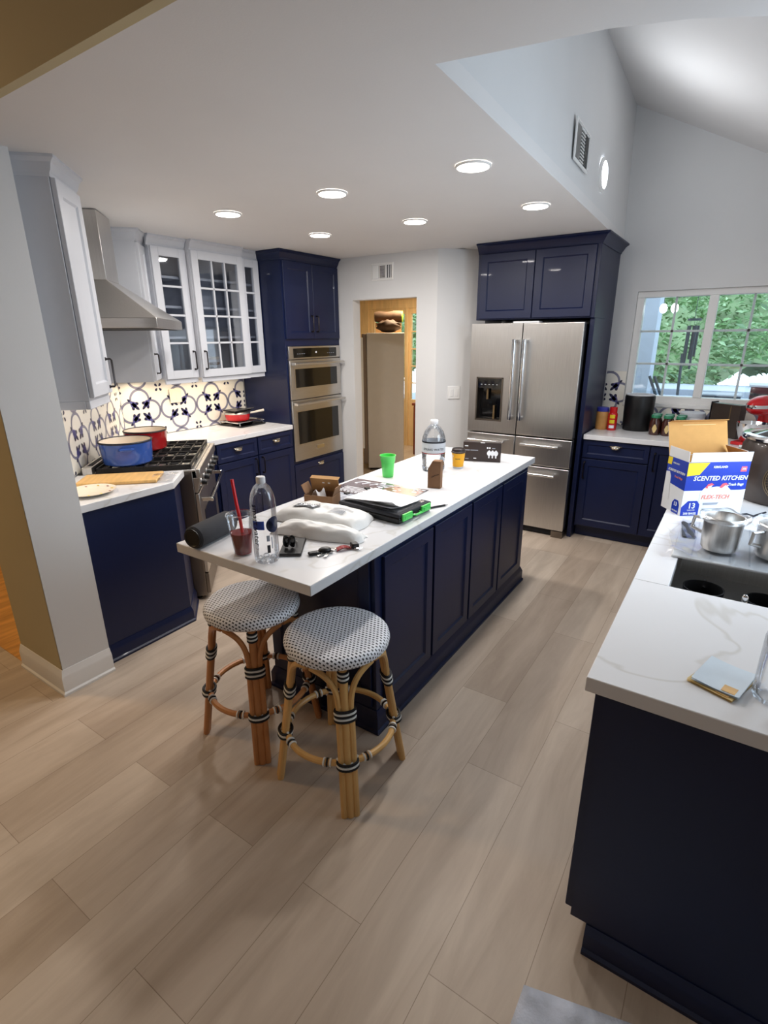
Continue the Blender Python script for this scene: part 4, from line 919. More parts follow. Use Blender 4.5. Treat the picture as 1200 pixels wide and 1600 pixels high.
# gallon jug
gj = thing('water_jug', 'large clear gallon water jug with white cap near the far end of the island', 'bottle', (-1.500, 2.800, CZ))
MB().lathe([(.05, .006), (.063, 0), (.070, .010), (.0715, .03), (.069, .05), (.0715, .07), (.0715, .185), (.069, .205), (.058, .240), (.040, .268), (.023, .283), (.019, .288), (.019, .296)], 36, cap=False).build('body', 'pet', gj)
MB().lathe([(0, .0075), (.049, .008), (.062, .003), (.0685, .012), (.0700, .03), (.0675, .05), (.0700, .07), (.0700, .115), (0, .115)], 36).build('water', 'water', gj)
MB().lathe([(.0235, .286), (.0245, .288), (.0245, .306), (.022, .310), (0, .310)], 24).build('cap', 'paper', gj)
mb = MB(); RJ = .0722
for z0, z1, mi in ((.112, .186, 0), (.178, .187, 1), (.112, .117, 2)):
    d = .0003*mi; mb.lathe([(RJ+d, z0), (RJ+d, z1)], 40, mi, cap=False)
textmesh(mb, 'SPRING WATER', .020, (0, 0, 0), (1, 0, 0), (0, 1, 0), 1, fn=lambda p: ((RJ+.0006)*math.cos(math.radians(-62)+p.x/RJ), (RJ+.0006)*math.sin(math.radians(-62)+p.x/RJ), .140+p.y))
mb.build('label', ['cab_in', 'ink', 'enamel_red'], gj)
# small kraft box with slanted top
sb = thing('carton', 'small upright brown carton with a slanted corner in front of the water jug', 'box', (-1.302, 2.455, CZ), math.radians(12))
M4 = Matrix(((1, 0, 0, 0), (0, 0, -1, .022), (0, 1, 0, 0), (0, 0, 0, 1)))
mb = MB(); mb.prism([(-.036, 0), (.036, 0), (.036, .152), (-.010, .152), (-.036, .105)], 0, .044, 0, M4); mb.build('box', 'kraft', sb, bev=.001)
mb = MB(); mb.tube([(-.015, -.0225, .060), (.005, -.0228, .072), (.026, -.0225, .08)], .0016, 5); mb.build('crease_mark', 'espresso', sb)
sc_ = thing('measuring_scoop', 'small pale spoon with thin handle between the jug and the yellow cup', 'spoon', (-1.437, 2.795, CZ), math.radians(20))
mb = MB(); mb.sphere((0, 0, .075), (.017, .006, .017), 14, 8); mb.build('bowl', 'cab_in', sc_); MB().tube([(.006, 0, .062), (.0, 0, .0), ], .004, 8).build('handle', 'kraft', sc_)
# yellow coffee cup
yc = thing('coffee_cup', 'yellow paper coffee cup with dark brown lid', 'cup', (-1.394, 2.930, CZ))
MB().lathe([(0, 0), (.031, 0), (.032, .004), (.0335, .012), (.042, .098), (0, .098)], 30, mis=[1, 1, 1, 0, 0]).build('cup', ['yellow', 'cab_in'], yc)
MB().lathe([(.043, .0985), (.0455, .101), (.0455, .106), (.042, .109), (.040, .122), (.037, .124), (.035, .119), (0, .119)], 30).build('lid', 'lid_brown', yc)
mb = MB(); rc_ = lambda z: .0325+.0095*(z-.012)/.086+.0006
def ycf(a, z): r = rc_(z); return (r*math.cos(a), r*math.sin(a), z)
vs = [ycf(math.radians(-128), .09), ycf(math.radians(-118), .09), ycf(math.radians(-95), .055), ycf(math.radians(-118), .022), ycf(math.radians(-128), .022), ycf(math.radians(-122), .055)]
mb.add(vs, [(0, 4, 3, 2, 1)])
mb.add([ycf(math.radians(-92+k*3.5), .060+.004*(k % 2)) for k in range(14)]+[ycf(math.radians(-92+k*3.5), .064+.005*(k % 3 == 1)) for k in range(14)], [(k, k+1, k+15, k+14) for k in range(13)], 1)
mb.build('print', ['paper', 'lid_brown'], yc, smooth=False)
# dark lamp box
lb_ = thing('product_box', 'dark brown box printed with three white bulbs at the far end of the island', 'box', (-1.338, 3.165, CZ), math.radians(18))
mb = MB(); mb.box((-.122, 0, 0), (.122, .05, .128)); mb.build('box', 'lid_brown', lb_, bev=.001)
mb = MB()
for k in range(3):
    x = .048+k*.022; mb.sphere((x, -.0004, .058), (.014, .0012, .017), 14, 8); mb.prism([(x-.004, 0), (x+.004, 0), (x+.004, .02), (x-.004, .02)], 0, .0008, 0, Matrix(((1, 0, 0, 0), (0, 0, -1, -.0001), (0, 1, 0, .026), (0, 0, 0, 1)))); mb.prism([(x-.003, 0), (x+.003, 0), (x+.003, .006), (x-.003, .006)], 0, .0008, 0, Matrix(((1, 0, 0, 0), (0, 0, -1, -.0001), (0, 1, 0, .073), (0, 0, 0, 1))))
for x, z, l, h_, mi in ((-.112, .099, .022, .006, 0), (-.112, .072, .034, .005, 1), (-.074, .072, .050, .005, 1), (-.106, .014, .022, .005, 1), (-.052, .018, .018, .006, 0), (.032, .088, .010, .010, 0), (.046, .088, .010, .010, 0), (.066, .088, .020, .006, 1)): mb.box((x, -.0008, z), (x+l, .001, z+h_), mi)
mb.box((-.01, -.0008, .124), (.018, .001, .1285)); mb.build('print', ['ink_white', 'box_grey'], lb_, smooth=False)

# ------------------------------------------------------------------ on and round the range
RZ = .9505
def pot(loc, r, h, mat, label, rimmat):
    g = thing('cooking_pot', label, 'pot', loc)
    MB().lathe([(0, 0), (r*.86, 0), (r*.92, .008), (r*.97, h*.5), (r, h-.006), (r-.006, h-.006), (r*.95-.006, h*.5), (r*.88, .014), (0, .012)], 40, mis=[0, 0, 0, 0, 0, 1, 1, 1]).build('pot_body', [mat, 'enamel_cream'], g)
    mb = MB(); mb.lathe([(r+.002, h-.012), (r+.003, h-.006), (r-.002, h-.001), (r-.007, h-.006)], 40, cap=False); mb.build('rim', rimmat, g)
    mb = MB()
    for a in (2.6, 2.6+PI):
        c = Vector((math.cos(a), math.sin(a), 0)); e = Vector((-math.sin(a), math.cos(a), 0)); mb.tube([c*(r-.003)-e*.04+Vector((0, 0, h*.72)), c*(r+.028)-e*.03+Vector((0, 0, h*.75)), c*(r+.028)+e*.03+Vector((0, 0, h*.75)), c*(r-.003)+e*.04+Vector((0, 0, h*.72))], .008, 8)
    mb.build('handle', mat, g)
p = nt(-.975, 3.575); pot((p[0], p[1], RZ), .158, .150, 'enamel_blue', 'wide blue enamel pot with cream inside on the left burners', 'ink')
p = nt(-.955, 4.03); pot((p[0], p[1], RZ), .145, .140, 'enamel_red', 'dark red enamel pot with cream inside behind the blue one', 'lid_brown')
p = nt(-.965, 3.205)
cbd = thing('cutting_board', 'light wooden cutting board wrapped in plastic, left of the range', 'cutting board', (p[0], p[1], .9205), a135)
MB().box((-.10, -.25, 0), (.115, .185, .020)).build('board', 'wood_board', cbd, bev=.005)
r_ = random.Random(9); mb = MB(); mb.grid(14, 10, lambda u, v: (-.11+.235*u, -.335+.12*v, .004+.026*abs(math.sin(7*u+5*v))*math.sin(PI*u)*(.4+.6*v))); mb.build('plastic_wrap', 'film', cbd, angle=60)
p = nt(-1.02, 2.955)
pl = thing('plate', 'white plate with leaf pattern rim beside the wall end', 'plate', (p[0], p[1], .9205))
MB().lathe([(0, 0), (.07, 0), (.085, .006), (.125, .018), (.127, .020), (.083, .010), (.07, .005), (0, .005)], 40).build('dish', 'enamel_cream', pl)
mb = MB()
for k in range(11):
    a = 2*PI*k/11; mb.sphere((.105*math.cos(a), .105*math.sin(a), .0165), (.009, .005, .001), 8, 4, k % 2, )
mb.build('pattern', ['box_yellow', 'enamel_red'], pl)
# stack at the far end of the back worktop
ty = thing('baking_tray', 'dark baking tray under the red pan on the back worktop', 'tray', (-3.915, 3.425, .9205))
mb = MB(); mb.lathe([(0, 0), (.21, 0), (.225, .012), (.222, .014), (.205, .004), (0, .004)], 4, mtx=rotm((0, 0, 0), z=PI/4)); mb.build('tray', 'bronze', ty)
tk_ = thing('cooling_rack', 'chrome rack with a pan between the dark tray and the red pan', 'rack', (-3.925, 3.43, .9265))
mb = MB(); mb.tube([(-.13, -.16, .032), (.13, -.16, .032), (.13, .16, .032), (-.13, .16, .032)], .005, 8, closed=True)
for k in range(7): y = -.13+.043*k; mb.tube([(-.13, y, .032), (.13, y, .032)], .0025, 6)
for x in (-.13, .13):
    for y in (-.14, .14): mb.tube([(x, y, .032), (x*1.05, y*1.05, .0)], .005, 8)
mb.build('wire_frame', 'chrome', tk_)
MB().lathe([(0, 0), (.09, 0), (.12, .024), (.122, .026), (.09, .005), (0, .005)], 30).build('pan', 'bronze', tk_)
rpn = thing('saucepan', 'bright red saucepan with pale handle and lid on the rack', 'pan', (-3.94, 3.395, .965))
MB().lathe([(0, 0), (.100, 0), (.108, .006), (.118, .062), (0, .062)], 36).build('pan_body', 'red_bright', rpn)
MB().lathe([(.121, .0625), (.122, .070), (.112, .078), (.03, .086), (0, .087)], 36).build('lid', 'steel', rpn)
MB().tube([(.045, .115, .058), (.06, .17, .062), (.085, .26, .072)], [.009, .010, .012], 10).build('handle', 'enamel_cream', rpn)
gp = thing('griddle', 'flat dark griddle with steel edge lying on the red saucepan', 'griddle', (-3.94, 3.40, 1.0525))
MB().box((-.085, -.10, 0), (.085, .10, .012)).build('plate', 'bronze', gp, bev=.003)
MB().box((-.015, .101, .002), (.015, .20, .010)).build('handle', 'steel', gp, bev=.002)

# ------------------------------------------------------------------ back worktop, right of the refrigerator
jr = thing('jar', 'jar of brown spread with blue lid beside the navy fridge panel', 'jar', (-.960, 4.905, CZ))
MB().lathe([(0, 0), (.046, 0), (.050, .008), (.050, .145), (.046, .155), (0, .155)], 28).build('jar_body', 'pb', jr); MB().lathe([(.048, .1555), (.051, .158), (.051, .186), (.048, .190), (0, .190)], 28).build('lid', 'lid_blue', jr)
MB().lathe([(.0506, .03), (.0506, .12)], 28, cap=False).build('label', 'pb', jr)
cn = thing('spice_bottle', 'red bottle with yellow label patches beside the blue-lidded jar', 'bottle', (-.872, 4.895, CZ))
MB().lathe([(0, 0), (.036, 0), (.039, .006), (.039, .135), (.033, .150), (0, .150)], 24).build('bottle_body', 'red_bright', cn); MB().lathe([(.031, .1505), (.031, .196), (.028, .199), (0, .199)], 24).build('cap', 'red_bright', cn)
mb = MB()
for z0, z1, mi in ((.105, .135, 0), (.062, .092, 0), (.02, .045, 1)):
    n = 8; vs = []
    for k in range(n+1): a = math.radians(-115+62*k/n); vs += [(.0396*math.cos(a), .0396*math.sin(a), z0), (.0396*math.cos(a), .0396*math.sin(a), z1)]
    mb.add(vs, [(2*k, 2*k+2, 2*k+3, 2*k+1) for k in range(n)], mi)
mb.build('label', ['box_yellow', 'ink_white'], cn, smooth=False)
bk_ = thing('canister', 'tall black round-cornered canister under the left end of the window', 'canister', (-.690, 5.000, CZ))
MB().lathe([(0, 0), (.105, 0), (.112, .008), (.118, .15), (.120, .285), (.116, .296), (0, .296)], 32, sx=1.0, sy=.8).build('canister_body', 'black_plastic', bk_)
MB().lathe([(.112, .2965), (.114, .304), (.104, .310), (.085, .306), (.082, .298)], 32, sx=1, sy=.8, cap=False).build('lid_ring', 'cab_in', bk_); MB().lathe([(.081, .2965), (.081, .300), (0, .300)], 32, sx=1, sy=.8).build('lid_inset', 'black_glass', bk_)
def sauce_jar(i, x, y, lb):
    g = thing('sauce_jar', lb, 'jar', (x, y, CZ), 0, 'pack of dark sauce jars')
    MB().lathe([(0, 0), (.038, 0), (.042, .006), (.042, .105), (.030, .130), (.030, .138), (0, .138)], 22).build('jar_body', 'jar_sauce', g); MB().lathe([(.033, .1385), (.035, .141), (.035, .160), (.033, .163), (0, .163)], 22).build('lid', 'lid_green', g)
    mb = MB(); n = 8; vs = []
    for k in range(n+1): a = math.radians(-110+50*k/n); vs += [(.0427*math.cos(a), .0427*math.sin(a), .055-.035*math.sin(PI*k/n)), (.0427*math.cos(a), .0427*math.sin(a), .055+.035*math.sin(PI*k/n))]
    mb.add(vs, [(2*k, 2*k+2, 2*k+3, 2*k+1) for k in range(n)]); mb.build('label', 'jar_label', g, smooth=False)
for i, (x, y, lb) in enumerate(((-.528, 4.835, 'front dark sauce jar with green lid nearest the black canister'), (-.437, 4.835, 'middle front dark sauce jar with green lid'), (-.346, 4.835, 'front dark sauce jar with green lid farthest from the black canister'),
    (-.528, 4.93, 'rear dark sauce jar with green lid nearest the black canister'), (-.437, 4.93, 'rear middle dark sauce jar with green lid'), (-.346, 4.93, 'rear dark sauce jar with green lid nearest the white canister'))): sauce_jar(i, x, y, lb)
wc_ = thing('canister', 'squat white canister with a mottled lid under the window', 'canister', (-.285, 5.075, CZ))
MB().lathe([(0, 0), (.085, 0), (.09, .006), (.09, .135), (0, .135)], 30).build('canister_body', 'paper', wc_); MB().lathe([(.092, .1355), (.094, .14), (.094, .168), (.088, .174), (0, .176)], 30).build('lid', 'cab_in', wc_)
lg_ = MB().tube([(.06, -.105, .055), (-.02, -.10, .058), (-.03, -.0925, .058)], .005, 8).build('latch', 'ink', wc_)
pnb = thing('bread_box', 'dark brown upright box standing behind the open cardboard carton', 'box', (-.160, 5.045, CZ), math.radians(-32))
mb = MB(); mb.box((0, 0, 0), (.235, .075, .262)); mb.build('box_body', 'espresso', pnb, bev=.004); MB().box((-.006, -.004, .0), (-.0005, .079, .272)).build('edge_strip', 'ink', pnb); mb = MB(); mb.box((.155, -.002, .15), (.162, -.0003, .25)); mb.build('trim_line', 'espresso_gold', pnb)
mx_ = thing('stand_mixer', 'red stand mixer with silver band at the far right of the worktop', 'mixer', (.165, 4.80, CZ), math.radians(-25))
mb = MB(); mb.sphere((0, 0, .285), (.085, .16, .075), 24, 14); mb.build('head', 'red_bright', mx_)
mb = MB(); mb.lathe([(0, 0), (.09, 0), (.10, .01), (.09, .03), (.055, .05), (.050, .20), (.06, .25), (0, .25)], 26, mtx=rotm((0, .10, 0))); mb.box((-.09, -.17, 0), (.09, .10, .025)); mb.build('stand', 'red_bright', mx_, bev=.006)
mb = MB(); mb.lathe([(.0865, -.012), (.0875, 0), (.0865, .012)], 28, mtx=rotm((0, 0, .285)), sy=1.88, cap=False); mb.build('band', 'chrome', mx_)
MB().lathe([(.05, .026), (.07, .04), (.10, .12), (.105, .165), (.101, .165), (.066, .044), (0, .034)], 30, mtx=rotm((0, -.085, 0))).build('bowl', 'chrome', mx_)
sg2 = thing('dish_sponge', 'small green and white sponge beside the mixer', 'sponge', (.118, 4.42, CZ)); MB().box((-.05, -.03, 0), (.05, .03, .03)).build('sponge', 'lid_green', sg2, bev=.005); MB().box((-.05, -.03, .0305), (.05, .03, .042)).build('scrub_layer', 'paper', sg2, bev=.004)
# big dark pot
bp_ = thing('stock_pot', 'big dark brown pot with chrome rim and sunburst disc behind the cardboard carton', 'pot', (.262, 3.165, CZ), 0)
MB().lathe([(0, 0), (.165, 0), (.185, .02), (.20, .10), (.205, .20), (.20, .27), (.185, .30), (0, .30)], 44).build('pot_body', 'espresso', bp_)
MB().lathe([(.187, .301), (.208, .305), (.212, .315), (.206, .325), (.180, .328), (.176, .318)], 44, cap=False).build('chrome_rim', 'chrome', bp_)
MB().lathe([(.175, .312), (.12, .338), (.03, .352), (.02, .365), (.028, .380), (0, .386)], 40).build('lid', 'black_glass', bp_)
mb = MB(); am = math.atan2(-3.165, -.262); RBp = .2045
def on_pot(u, v, d=.0012): a = am+.08+u/RBp; return ((RBp+d)*math.cos(a), (RBp+d)*math.sin(a), .135+v)
for k in range(40):
    a = 2*PI*k/40; mb.tube([on_pot(r0*math.cos(a), r0*math.sin(a)) for r0 in (.018, .05, .085)], .0011, 5)
for r0 in (.012, .088, .096): mb.tube([on_pot(r0*math.cos(2*PI*k/36), r0*math.sin(2*PI*k/36)) for k in range(36)], .0018, 5, closed=True)
mb.build('sunburst_disc', 'espresso_gold', bp_)
cbx = tag(MB().tube([(.02, 2.70, CZ+.004), (.07, 2.655, CZ+.03), (.12, 2.66, CZ+.045), (.15, 2.72, CZ+.022), (.16, 2.80, CZ+.005), (.20, 2.88, CZ+.004)], .004, 8).build('power_cord', 'ink'), 'thin dark looped cord on the worktop beside the cardboard carton', 'cord')

# trash bag carton
bx_ = thing('cardboard_carton', 'open blue and white bin bag carton standing at the worktop edge by the sink', 'box', (-.128, 2.628, CZ), math.radians(37.1))
bw, bd, bh, tk = .287, .152, .250, .003
mb = MB(); mb.box((0, 0, 0), (bw, bd, tk), 0); mb.box((0, 0, tk), (bw, tk, bh), 0); mb.box((0, bd-tk, tk), (bw, bd, bh), 0); mb.box((0, tk, tk), (tk, bd-tk, bh), 0); mb.box((bw-tk, tk, tk), (bw, bd-tk, bh), 0)
mb.box((tk+.0005, tk+.0005, tk+.001), (bw-tk-.0005, tk+.0012, bh-.001), 1); mb.box((tk+.0005, bd-tk-.0012, tk+.001), (bw-tk-.0005, bd-tk-.0005, bh-.001), 1); mb.box((tk+.0003, tk+.002, tk+.001), (tk+.0012, bd-tk-.002, bh-.001), 1); mb.box((bw-tk-.0012, tk+.002, tk+.001), (bw-tk-.0003, bd-tk-.002, bh-.001), 1)
mb.build('box', ['box_white', 'box_in'], bx_)
def flap(M4, w_, h_, name='flap'):
    mb = MB(); mb.box((0, -.0015, 0), (w_, 0, h_), 0, M4); mb.box((.002, .0002, .002), (w_-.002, .0014, h_-.002), 1, M4); return mb.build(name, ['box_white', 'box_in'], bx_)
flap(rotm((.008, .0, bh+.001), x=math.radians(4)), bw-.008, .042)
flap(rotm((0, bd-.004, bh+.001), z=-PI/2, x=math.radians(3)), bd-.004, .046)
flap(rotm((bw, .004, bh+.001), z=PI/2, x=math.radians(-28)), bd-.008, .05)
mb = MB(); M4 = rotm((0, bd, bh+.001), x=math.radians(-19)); mb.box((0, 0, 0), (bw, .0015, .155), 0, M4); mb.box((.0, -.0015, .0), (bw, -.0001, .155), 1, M4); mb.box((.01, -.03, .155), (bw-.01, .0, .157), 1, M4); mb.box((.07, -.0018, .138), (.23, -.0015, .1405), 2, M4); mb.build('lid', ['box_white', 'box_in', 'jar_label'], bx_)
def fpoly(mb, pts, mi, d): mb.prism(pts, 0, .0004, mi, Matrix(((1, 0, 0, 0), (0, 0, -1, -d), (0, 1, 0, 0), (0, 0, 0, 1))))
mb = MB(); TX, TZ = (1, 0, 0), (0, 0, 1)
fpoly(mb, [(0, .118), (bw, .118), (bw, .249), (0, .249)], 0, 0)
fpoly(mb, [(.0, .186), (.058, .192), (.098, .247), (.0, .247)], 1, .0005)
fpoly(mb, [(.245, .203), (.274, .203), (.274, .226), (.249, .226)], 2, .0005)
bag = [(.078, .06), (.078, .112), (.092, .128), (.105, .140), (.125, .132), (.150, .136), (.170, .134), (.188, .142), (.205, .130), (.222, .114), (.287, .120), (.287, .06)]
fpoly(mb, bag, 3, .0005)
for x in (.112, .178): fpoly(mb, [(x-.016, .130), (x-.005, .148), (x+.012, .152), (x+.024, .144), (x+.010, .140), (x-.004, .128)], 2, .001)
for x in (.106, .182): fpoly(mb, [(x, .136), (x+.022, .142), (x+.010, .122)], 4, .0013)
fpoly(mb, [(.0, .0), (.084, .0), (.084, .052), (.070, .070), (.028, .070), (.0, .040)], 0, .0005)
fpoly(mb, [(.10, .050), (.165, .050), (.172, .060), (.10, .060)], 5, .0009)
for k in range(3): fpoly(mb, [(.095, .012+k*.009), (.20-k*.012, .012+k*.009), (.20-k*.012, .014+k*.009), (.095, .014+k*.009)], 5, .0007)
textmesh(mb, 'SCENTED KITCHEN', .0285, (.158, -.0014, .174), TX, TZ, 3, shear=.2, bold=.0006)
textmesh(mb, 'KIRKLAND', .0135, (.150, -.0014, .226), TX, TZ, 3, bold=.0005); textmesh(mb, 'Trash Bags', .0165, (.236, -.0014, .144), TX, TZ, 3, shear=.15, bold=.0004)
textmesh(mb, 'FLEX-TECH', .026, (.150, -.0016, .086), TX, TZ, 6, shear=.2, bold=.0006)
textmesh(mb, '13', .036, (.047, -.0016, .046), TX, TZ, 3, bold=.0008); textmesh(mb, 'GALLON', .009, (.047, -.0016, .026), TX, TZ, 3); textmesh(mb, '200 BAGS', .0145, (.043, -.0016, .010), TX, TZ, 3, bold=.0004)
textmesh(mb, '200', .013, (.260, -.0014, .215), TX, TZ, 3)
# left side of the carton
def lpoly(mb, pts, mi, d): mb.prism(pts, 0, .0004, mi, Matrix(((0, 0, -1, -d), (-1, 0, 0, bd), (0, 1, 0, 0), (0, 0, 0, 1))))
lpoly(mb, [(0, .130), (bd, .118), (bd, .249), (0, .249)], 0, 0); lpoly(mb, [(0, .212), (.03, .212), (.034, .247), (0, .247)], 1, .0005)
lpoly(mb, [(0, .05), (0, .175), (.026, .180), (.040, .160), (.042, .122), (.048, .05)], 3, .0005); lpoly(mb, [(.082, 0), (.135, 0), (.135, .045), (.124, .064), (.096, .064), (.082, .045)], 0, .0005)
LX = (0, -1, 0)
textmesh(mb, 'SCENTED KITCHEN', .0145, (-.0012, bd/2, .190), LX, TZ, 3, shear=.2, bold=.0004); textmesh(mb, 'Trash Bags', .014, (-.0012, .055, .166), LX, TZ, 6, shear=.15); textmesh(mb, 'KIRKLAND', .010, (-.0012, .085, .225), LX, TZ, 3)
textmesh(mb, '13', .026, (-.0016, bd-.108, .044), LX, TZ, 3, bold=.0006); textmesh(mb, '200 BAGS', .0095, (-.0016, bd-.109, .012), LX, TZ, 3)
mb.build('print', ['box_blue', 'box_yellow', 'box_pink', 'box_white', 'paper', 'box_grey', 'ink_coral'], bx_, smooth=False)

# ------------------------------------------------------------------ sink area
def steel_pot(x, y, r, h, label, rot):
    g = thing('steel_pot', label, 'pot', (x, y, .942), rot)
    MB().lathe([(0, 0), (r*.86, 0), (r*.92, .006), (r*.94, .02), (r, h-.004), (r-.003, h), (r-.005, h-.004), (r*.92, .02), (0, .008)], 36).build('pot_body', 'steel', g)
    mb = MB(); mb.grid(40, 6, lambda u, v: ((r+.004+.010*v*abs(math.sin(9*PI*u))+.010*math.sin(PI*v))*math.cos(2*PI*u), (r+.004+.010*v*abs(math.sin(9*PI*u))+.010*math.sin(PI*v))*math.sin(2*PI*u), h-.02+.026*v+.006*math.sin(13*u*2)*v)); mb.build('wrap_collar', 'film', g, angle=60)
    mb = MB(); mb.tube([(-r-.001, 0, h*.80), (-r-.035, 0, h*.78), (-r-.04, 0, h*.45), (-r-.001, 0, h*.36)], .007, 8); mb.build('handle', 'steel', g); return g
steel_pot(.038, 2.215, .066, .128, 'smaller steel pot in clear wrap standing over the sink', math.radians(-20))
steel_pot(.218, 2.235, .078, .124, 'bigger steel pot in clear wrap at the right edge of the sink', math.radians(40))
rk = thing('draining_board', 'flat pale board lying across the far half of the sink under the plastic sheet', 'board', (-.105, 2.085, .9205))
mb = MB(); mb.box((0, 0, 0), (.50, .49, .009)); mb.build('board', 'box_white', rk, bev=.003)
mb = MB()
for k in range(7): mb.box((.06+k*.06, .03, .0092), (.066+k*.06, .46, .0102))
mb.build('grooves', 'cab_in', rk)
dk = thing('dish_cloth', 'dark grey folded cloth left of the smaller steel pot', 'cloth', (-.085, 2.39, .9315), .1); MB().grid(8, 8, lambda u, v: (-.015+.05*u, -.09+.2*v, .004+.003*math.sin(9*u+6*v))).build('cloth', 'dark_fabric', dk)
fl = tag(MB().grid(40, 36, lambda u, v: (-.125+.56*u+.012*math.sin(9*v), 2.075+.47*v+.012*math.sin(8*u), .9335+.0035*abs(math.sin(15*u+4*v)*math.sin(11*v-3*u))+(.030*max(0, 1-4*u)*max(0, 1-4*v))*abs(math.sin(20*u+14*v)))).build('plastic_sheet', 'film', angle=70), 'crumpled clear plastic sheet spread under the two steel pots', 'plastic sheet')
for x, y, r, lb in ((.035, 2.0, .064, 'black deep pan standing in the sink on the left'), (.215, 2.0, .060, 'black deep bowl standing in the sink on the right')):
    g = thing('deep_pan' if x < .1 else 'black_bowl', lb, 'pan' if x < .1 else 'bowl', (x-.02, y, .667)); MB().lathe([(0, 0), (r*.8, 0), (r, .195), (r-.004, .195), (r*.78, .006), (0, .005)], 30).build('pan_body' if x < .1 else 'bowl_body', 'black_plastic', g)
    if x < .1: MB().tube([(.0, r-.012, .17), (.0, r+.03, .185)], .007, 8).build('handle', 'chrome', g)
spn = thing('spoon', 'chrome spoon leaning out of the sink', 'spoon', (.088, 1.84, .673), 0)
MB().tube([(0, 0, .008), (.03, .015, .16), (.04, .022, .225)], [.004, .0035, .0055], 8).build('handle', 'chrome', spn); mb = MB(); mb.sphere((.0415, .023, .237), (.010, .006, .016), 12, 8); mb.build('tip', 'chrome', spn)
# near end of the right worktop
for k, (lb, c) in enumerate((('lower brochure of the two at the near end of the right worktop', 'jar_label'), ('upper pale blue brochure at the near end of the right worktop', 'pale_blue'))):
    g = thing('brochure', lb, 'brochure', (.083+.004*k, 1.318+.006*k, CZ+.0005+.006*k), math.radians(-22+6*k), 'brochures')
    mb = MB(); mb.grid(12, 4, lambda u, v: (-.05+.10*u, -.062+.13*v, .0045+.009*(u-.6)**2*(k+.5))); mb.grid(12, 4, lambda u, v: (.05-.10*u, -.062+.13*v, .0005+.009*(.4-u)**2*(k+.5)*.5)); mb.build('cover', c, g)
    mb = MB(); mb.box((.012, -.058, .0055), (.04, -.03, .0062)); mb.build('picture', 'wood_board', g)
gb = thing('clear_bottle', 'clear plastic bottle at the right edge of the picture on the near worktop', 'bottle', (.182, 1.310, CZ))
MB().lathe([(.025, .004), (.036, 0), (.040, .008), (.040, .15), (.034, .18), (.018, .205), (.014, .215), (.014, .222)], 30, cap=False).build('body', 'pet', gb); MB().lathe([(.0155, .214), (.016, .216), (.016, .232), (0, .234)], 20).build('cap', 'paper', gb)
n = 8; vs = []
for k in range(n+1): a = math.radians(-100+60*k/n); vs += [(.0407*math.cos(a), .0407*math.sin(a), .03), (.0407*math.cos(a), .0407*math.sin(a), .055)]
MB().add(vs, [(2*k, 2*k+2, 2*k+3, 2*k+1) for k in range(n)]).build('label', 'ink_blue', gb)
rg_ = tag(MB().grid(30, 30, lambda u, v: (-.215+.6*u, .15+.85*v+.16*u, .006+.003*math.sin(37*u)*math.sin(41*v))).build('floor_mat', 'rug'), 'blue-grey textured mat on the floor at the bottom edge', 'mat')
so = rg_.modifiers.new('Solid', 'SOLIDIFY'); so.thickness = .008

# ------------------------------------------------------------------ pantry behind the doorway
fz = thing('freezer', 'tall pale upright freezer standing sideways behind the doorway', 'freezer', (-3.985, 5.60, 0), math.radians(34))
MB().box((.0, 0, .03), (.475, .66, 1.755)).build('body', 'freezer', fz, bev=.008)
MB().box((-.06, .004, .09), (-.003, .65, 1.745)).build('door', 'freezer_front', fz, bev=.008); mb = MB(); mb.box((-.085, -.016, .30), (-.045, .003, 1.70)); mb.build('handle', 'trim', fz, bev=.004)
mb = MB(); mb.box((.02, .02, 0), (.46, .64, .03)); mb.build('base', 'black_plastic', fz)
def lump(name, label, cat, loc, sz, mat, seed, rot=0):
    r_ = random.Random(seed); ph = [r_.uniform(0, 6.28) for _ in range(6)]; mb = MB(); mb.sphere((0, 0, sz[2]), sz, 26, 16)
    mb.v = [(x*(1+.12*math.sin(9*z/sz[2]+ph[0]+4*y/sz[1])), y*(1+.12*math.sin(7*x/sz[0]+ph[1])), max(0, z*(1+.10*math.sin(6*x/sz[0]+ph[2])*math.sin(5*y/sz[1]+ph[3])))) for x, y, z in mb.v]
    o = mb.build(name, mat, loc=loc, angle=70); o.rotation_euler = (0, 0, rot); return tag(o, label, cat)
lump('paper_bag', 'crumpled brown paper bag on top of the freezer', 'paper bag', (-3.84, 5.885, 1.757), (.15, .10, .075), 'paper_brown', 3, .6)
cbx2 = thing('carton', 'flattened brown carton on top of the freezer behind the paper bag', 'box', (-4.06, 6.09, 1.757), .593)
MB().box((-.10, -.11, 0), (.24, .15, .12)).build('box', 'cardboard', cbx2, bev=.003); MB().box((-.10, -.113, .1205), (.24, .15, .124)).build('lid', 'kraft', cbx2)
rl = thing('rolled_bag', 'rolled brown bag with bright green end lying on the freezer top', 'bag', (-4.00, 6.13, 1.9575), .45)
MB().lathe([(.0, 0), (.06, .0), (.072, .06), (.060, .16), (.075, .26), (.07, .36)], 22, mtx=rotm((-.18, 0, 0), y=PI/2), cap=False).build('roll', 'paper_brown', rl); MB().lathe([(0, 0), (.069, 0), (.066, .008), (0, .018)], 22, mtx=rotm((.1805, 0, 0), y=PI/2)).build('green_end', 'leaf_bright', rl)
sd = thing('sideboard', 'red-brown wooden sideboard beyond the freezer', 'sideboard', (-3.88, 6.95, 0))
MB().box((-.10, -.18, 0), (.75, .25, .74)).build('body', 'mahogany', sd, bev=.004); MB().box((-.12, -.20, .7405), (.77, .26, .775)).build('top', 'mahogany', sd, bev=.004); mb = MB(); 
for k in (0, 1): door_panel(sd, -.09+k*.42, .08, .41, .64, y=-.181, mat='mahogany')
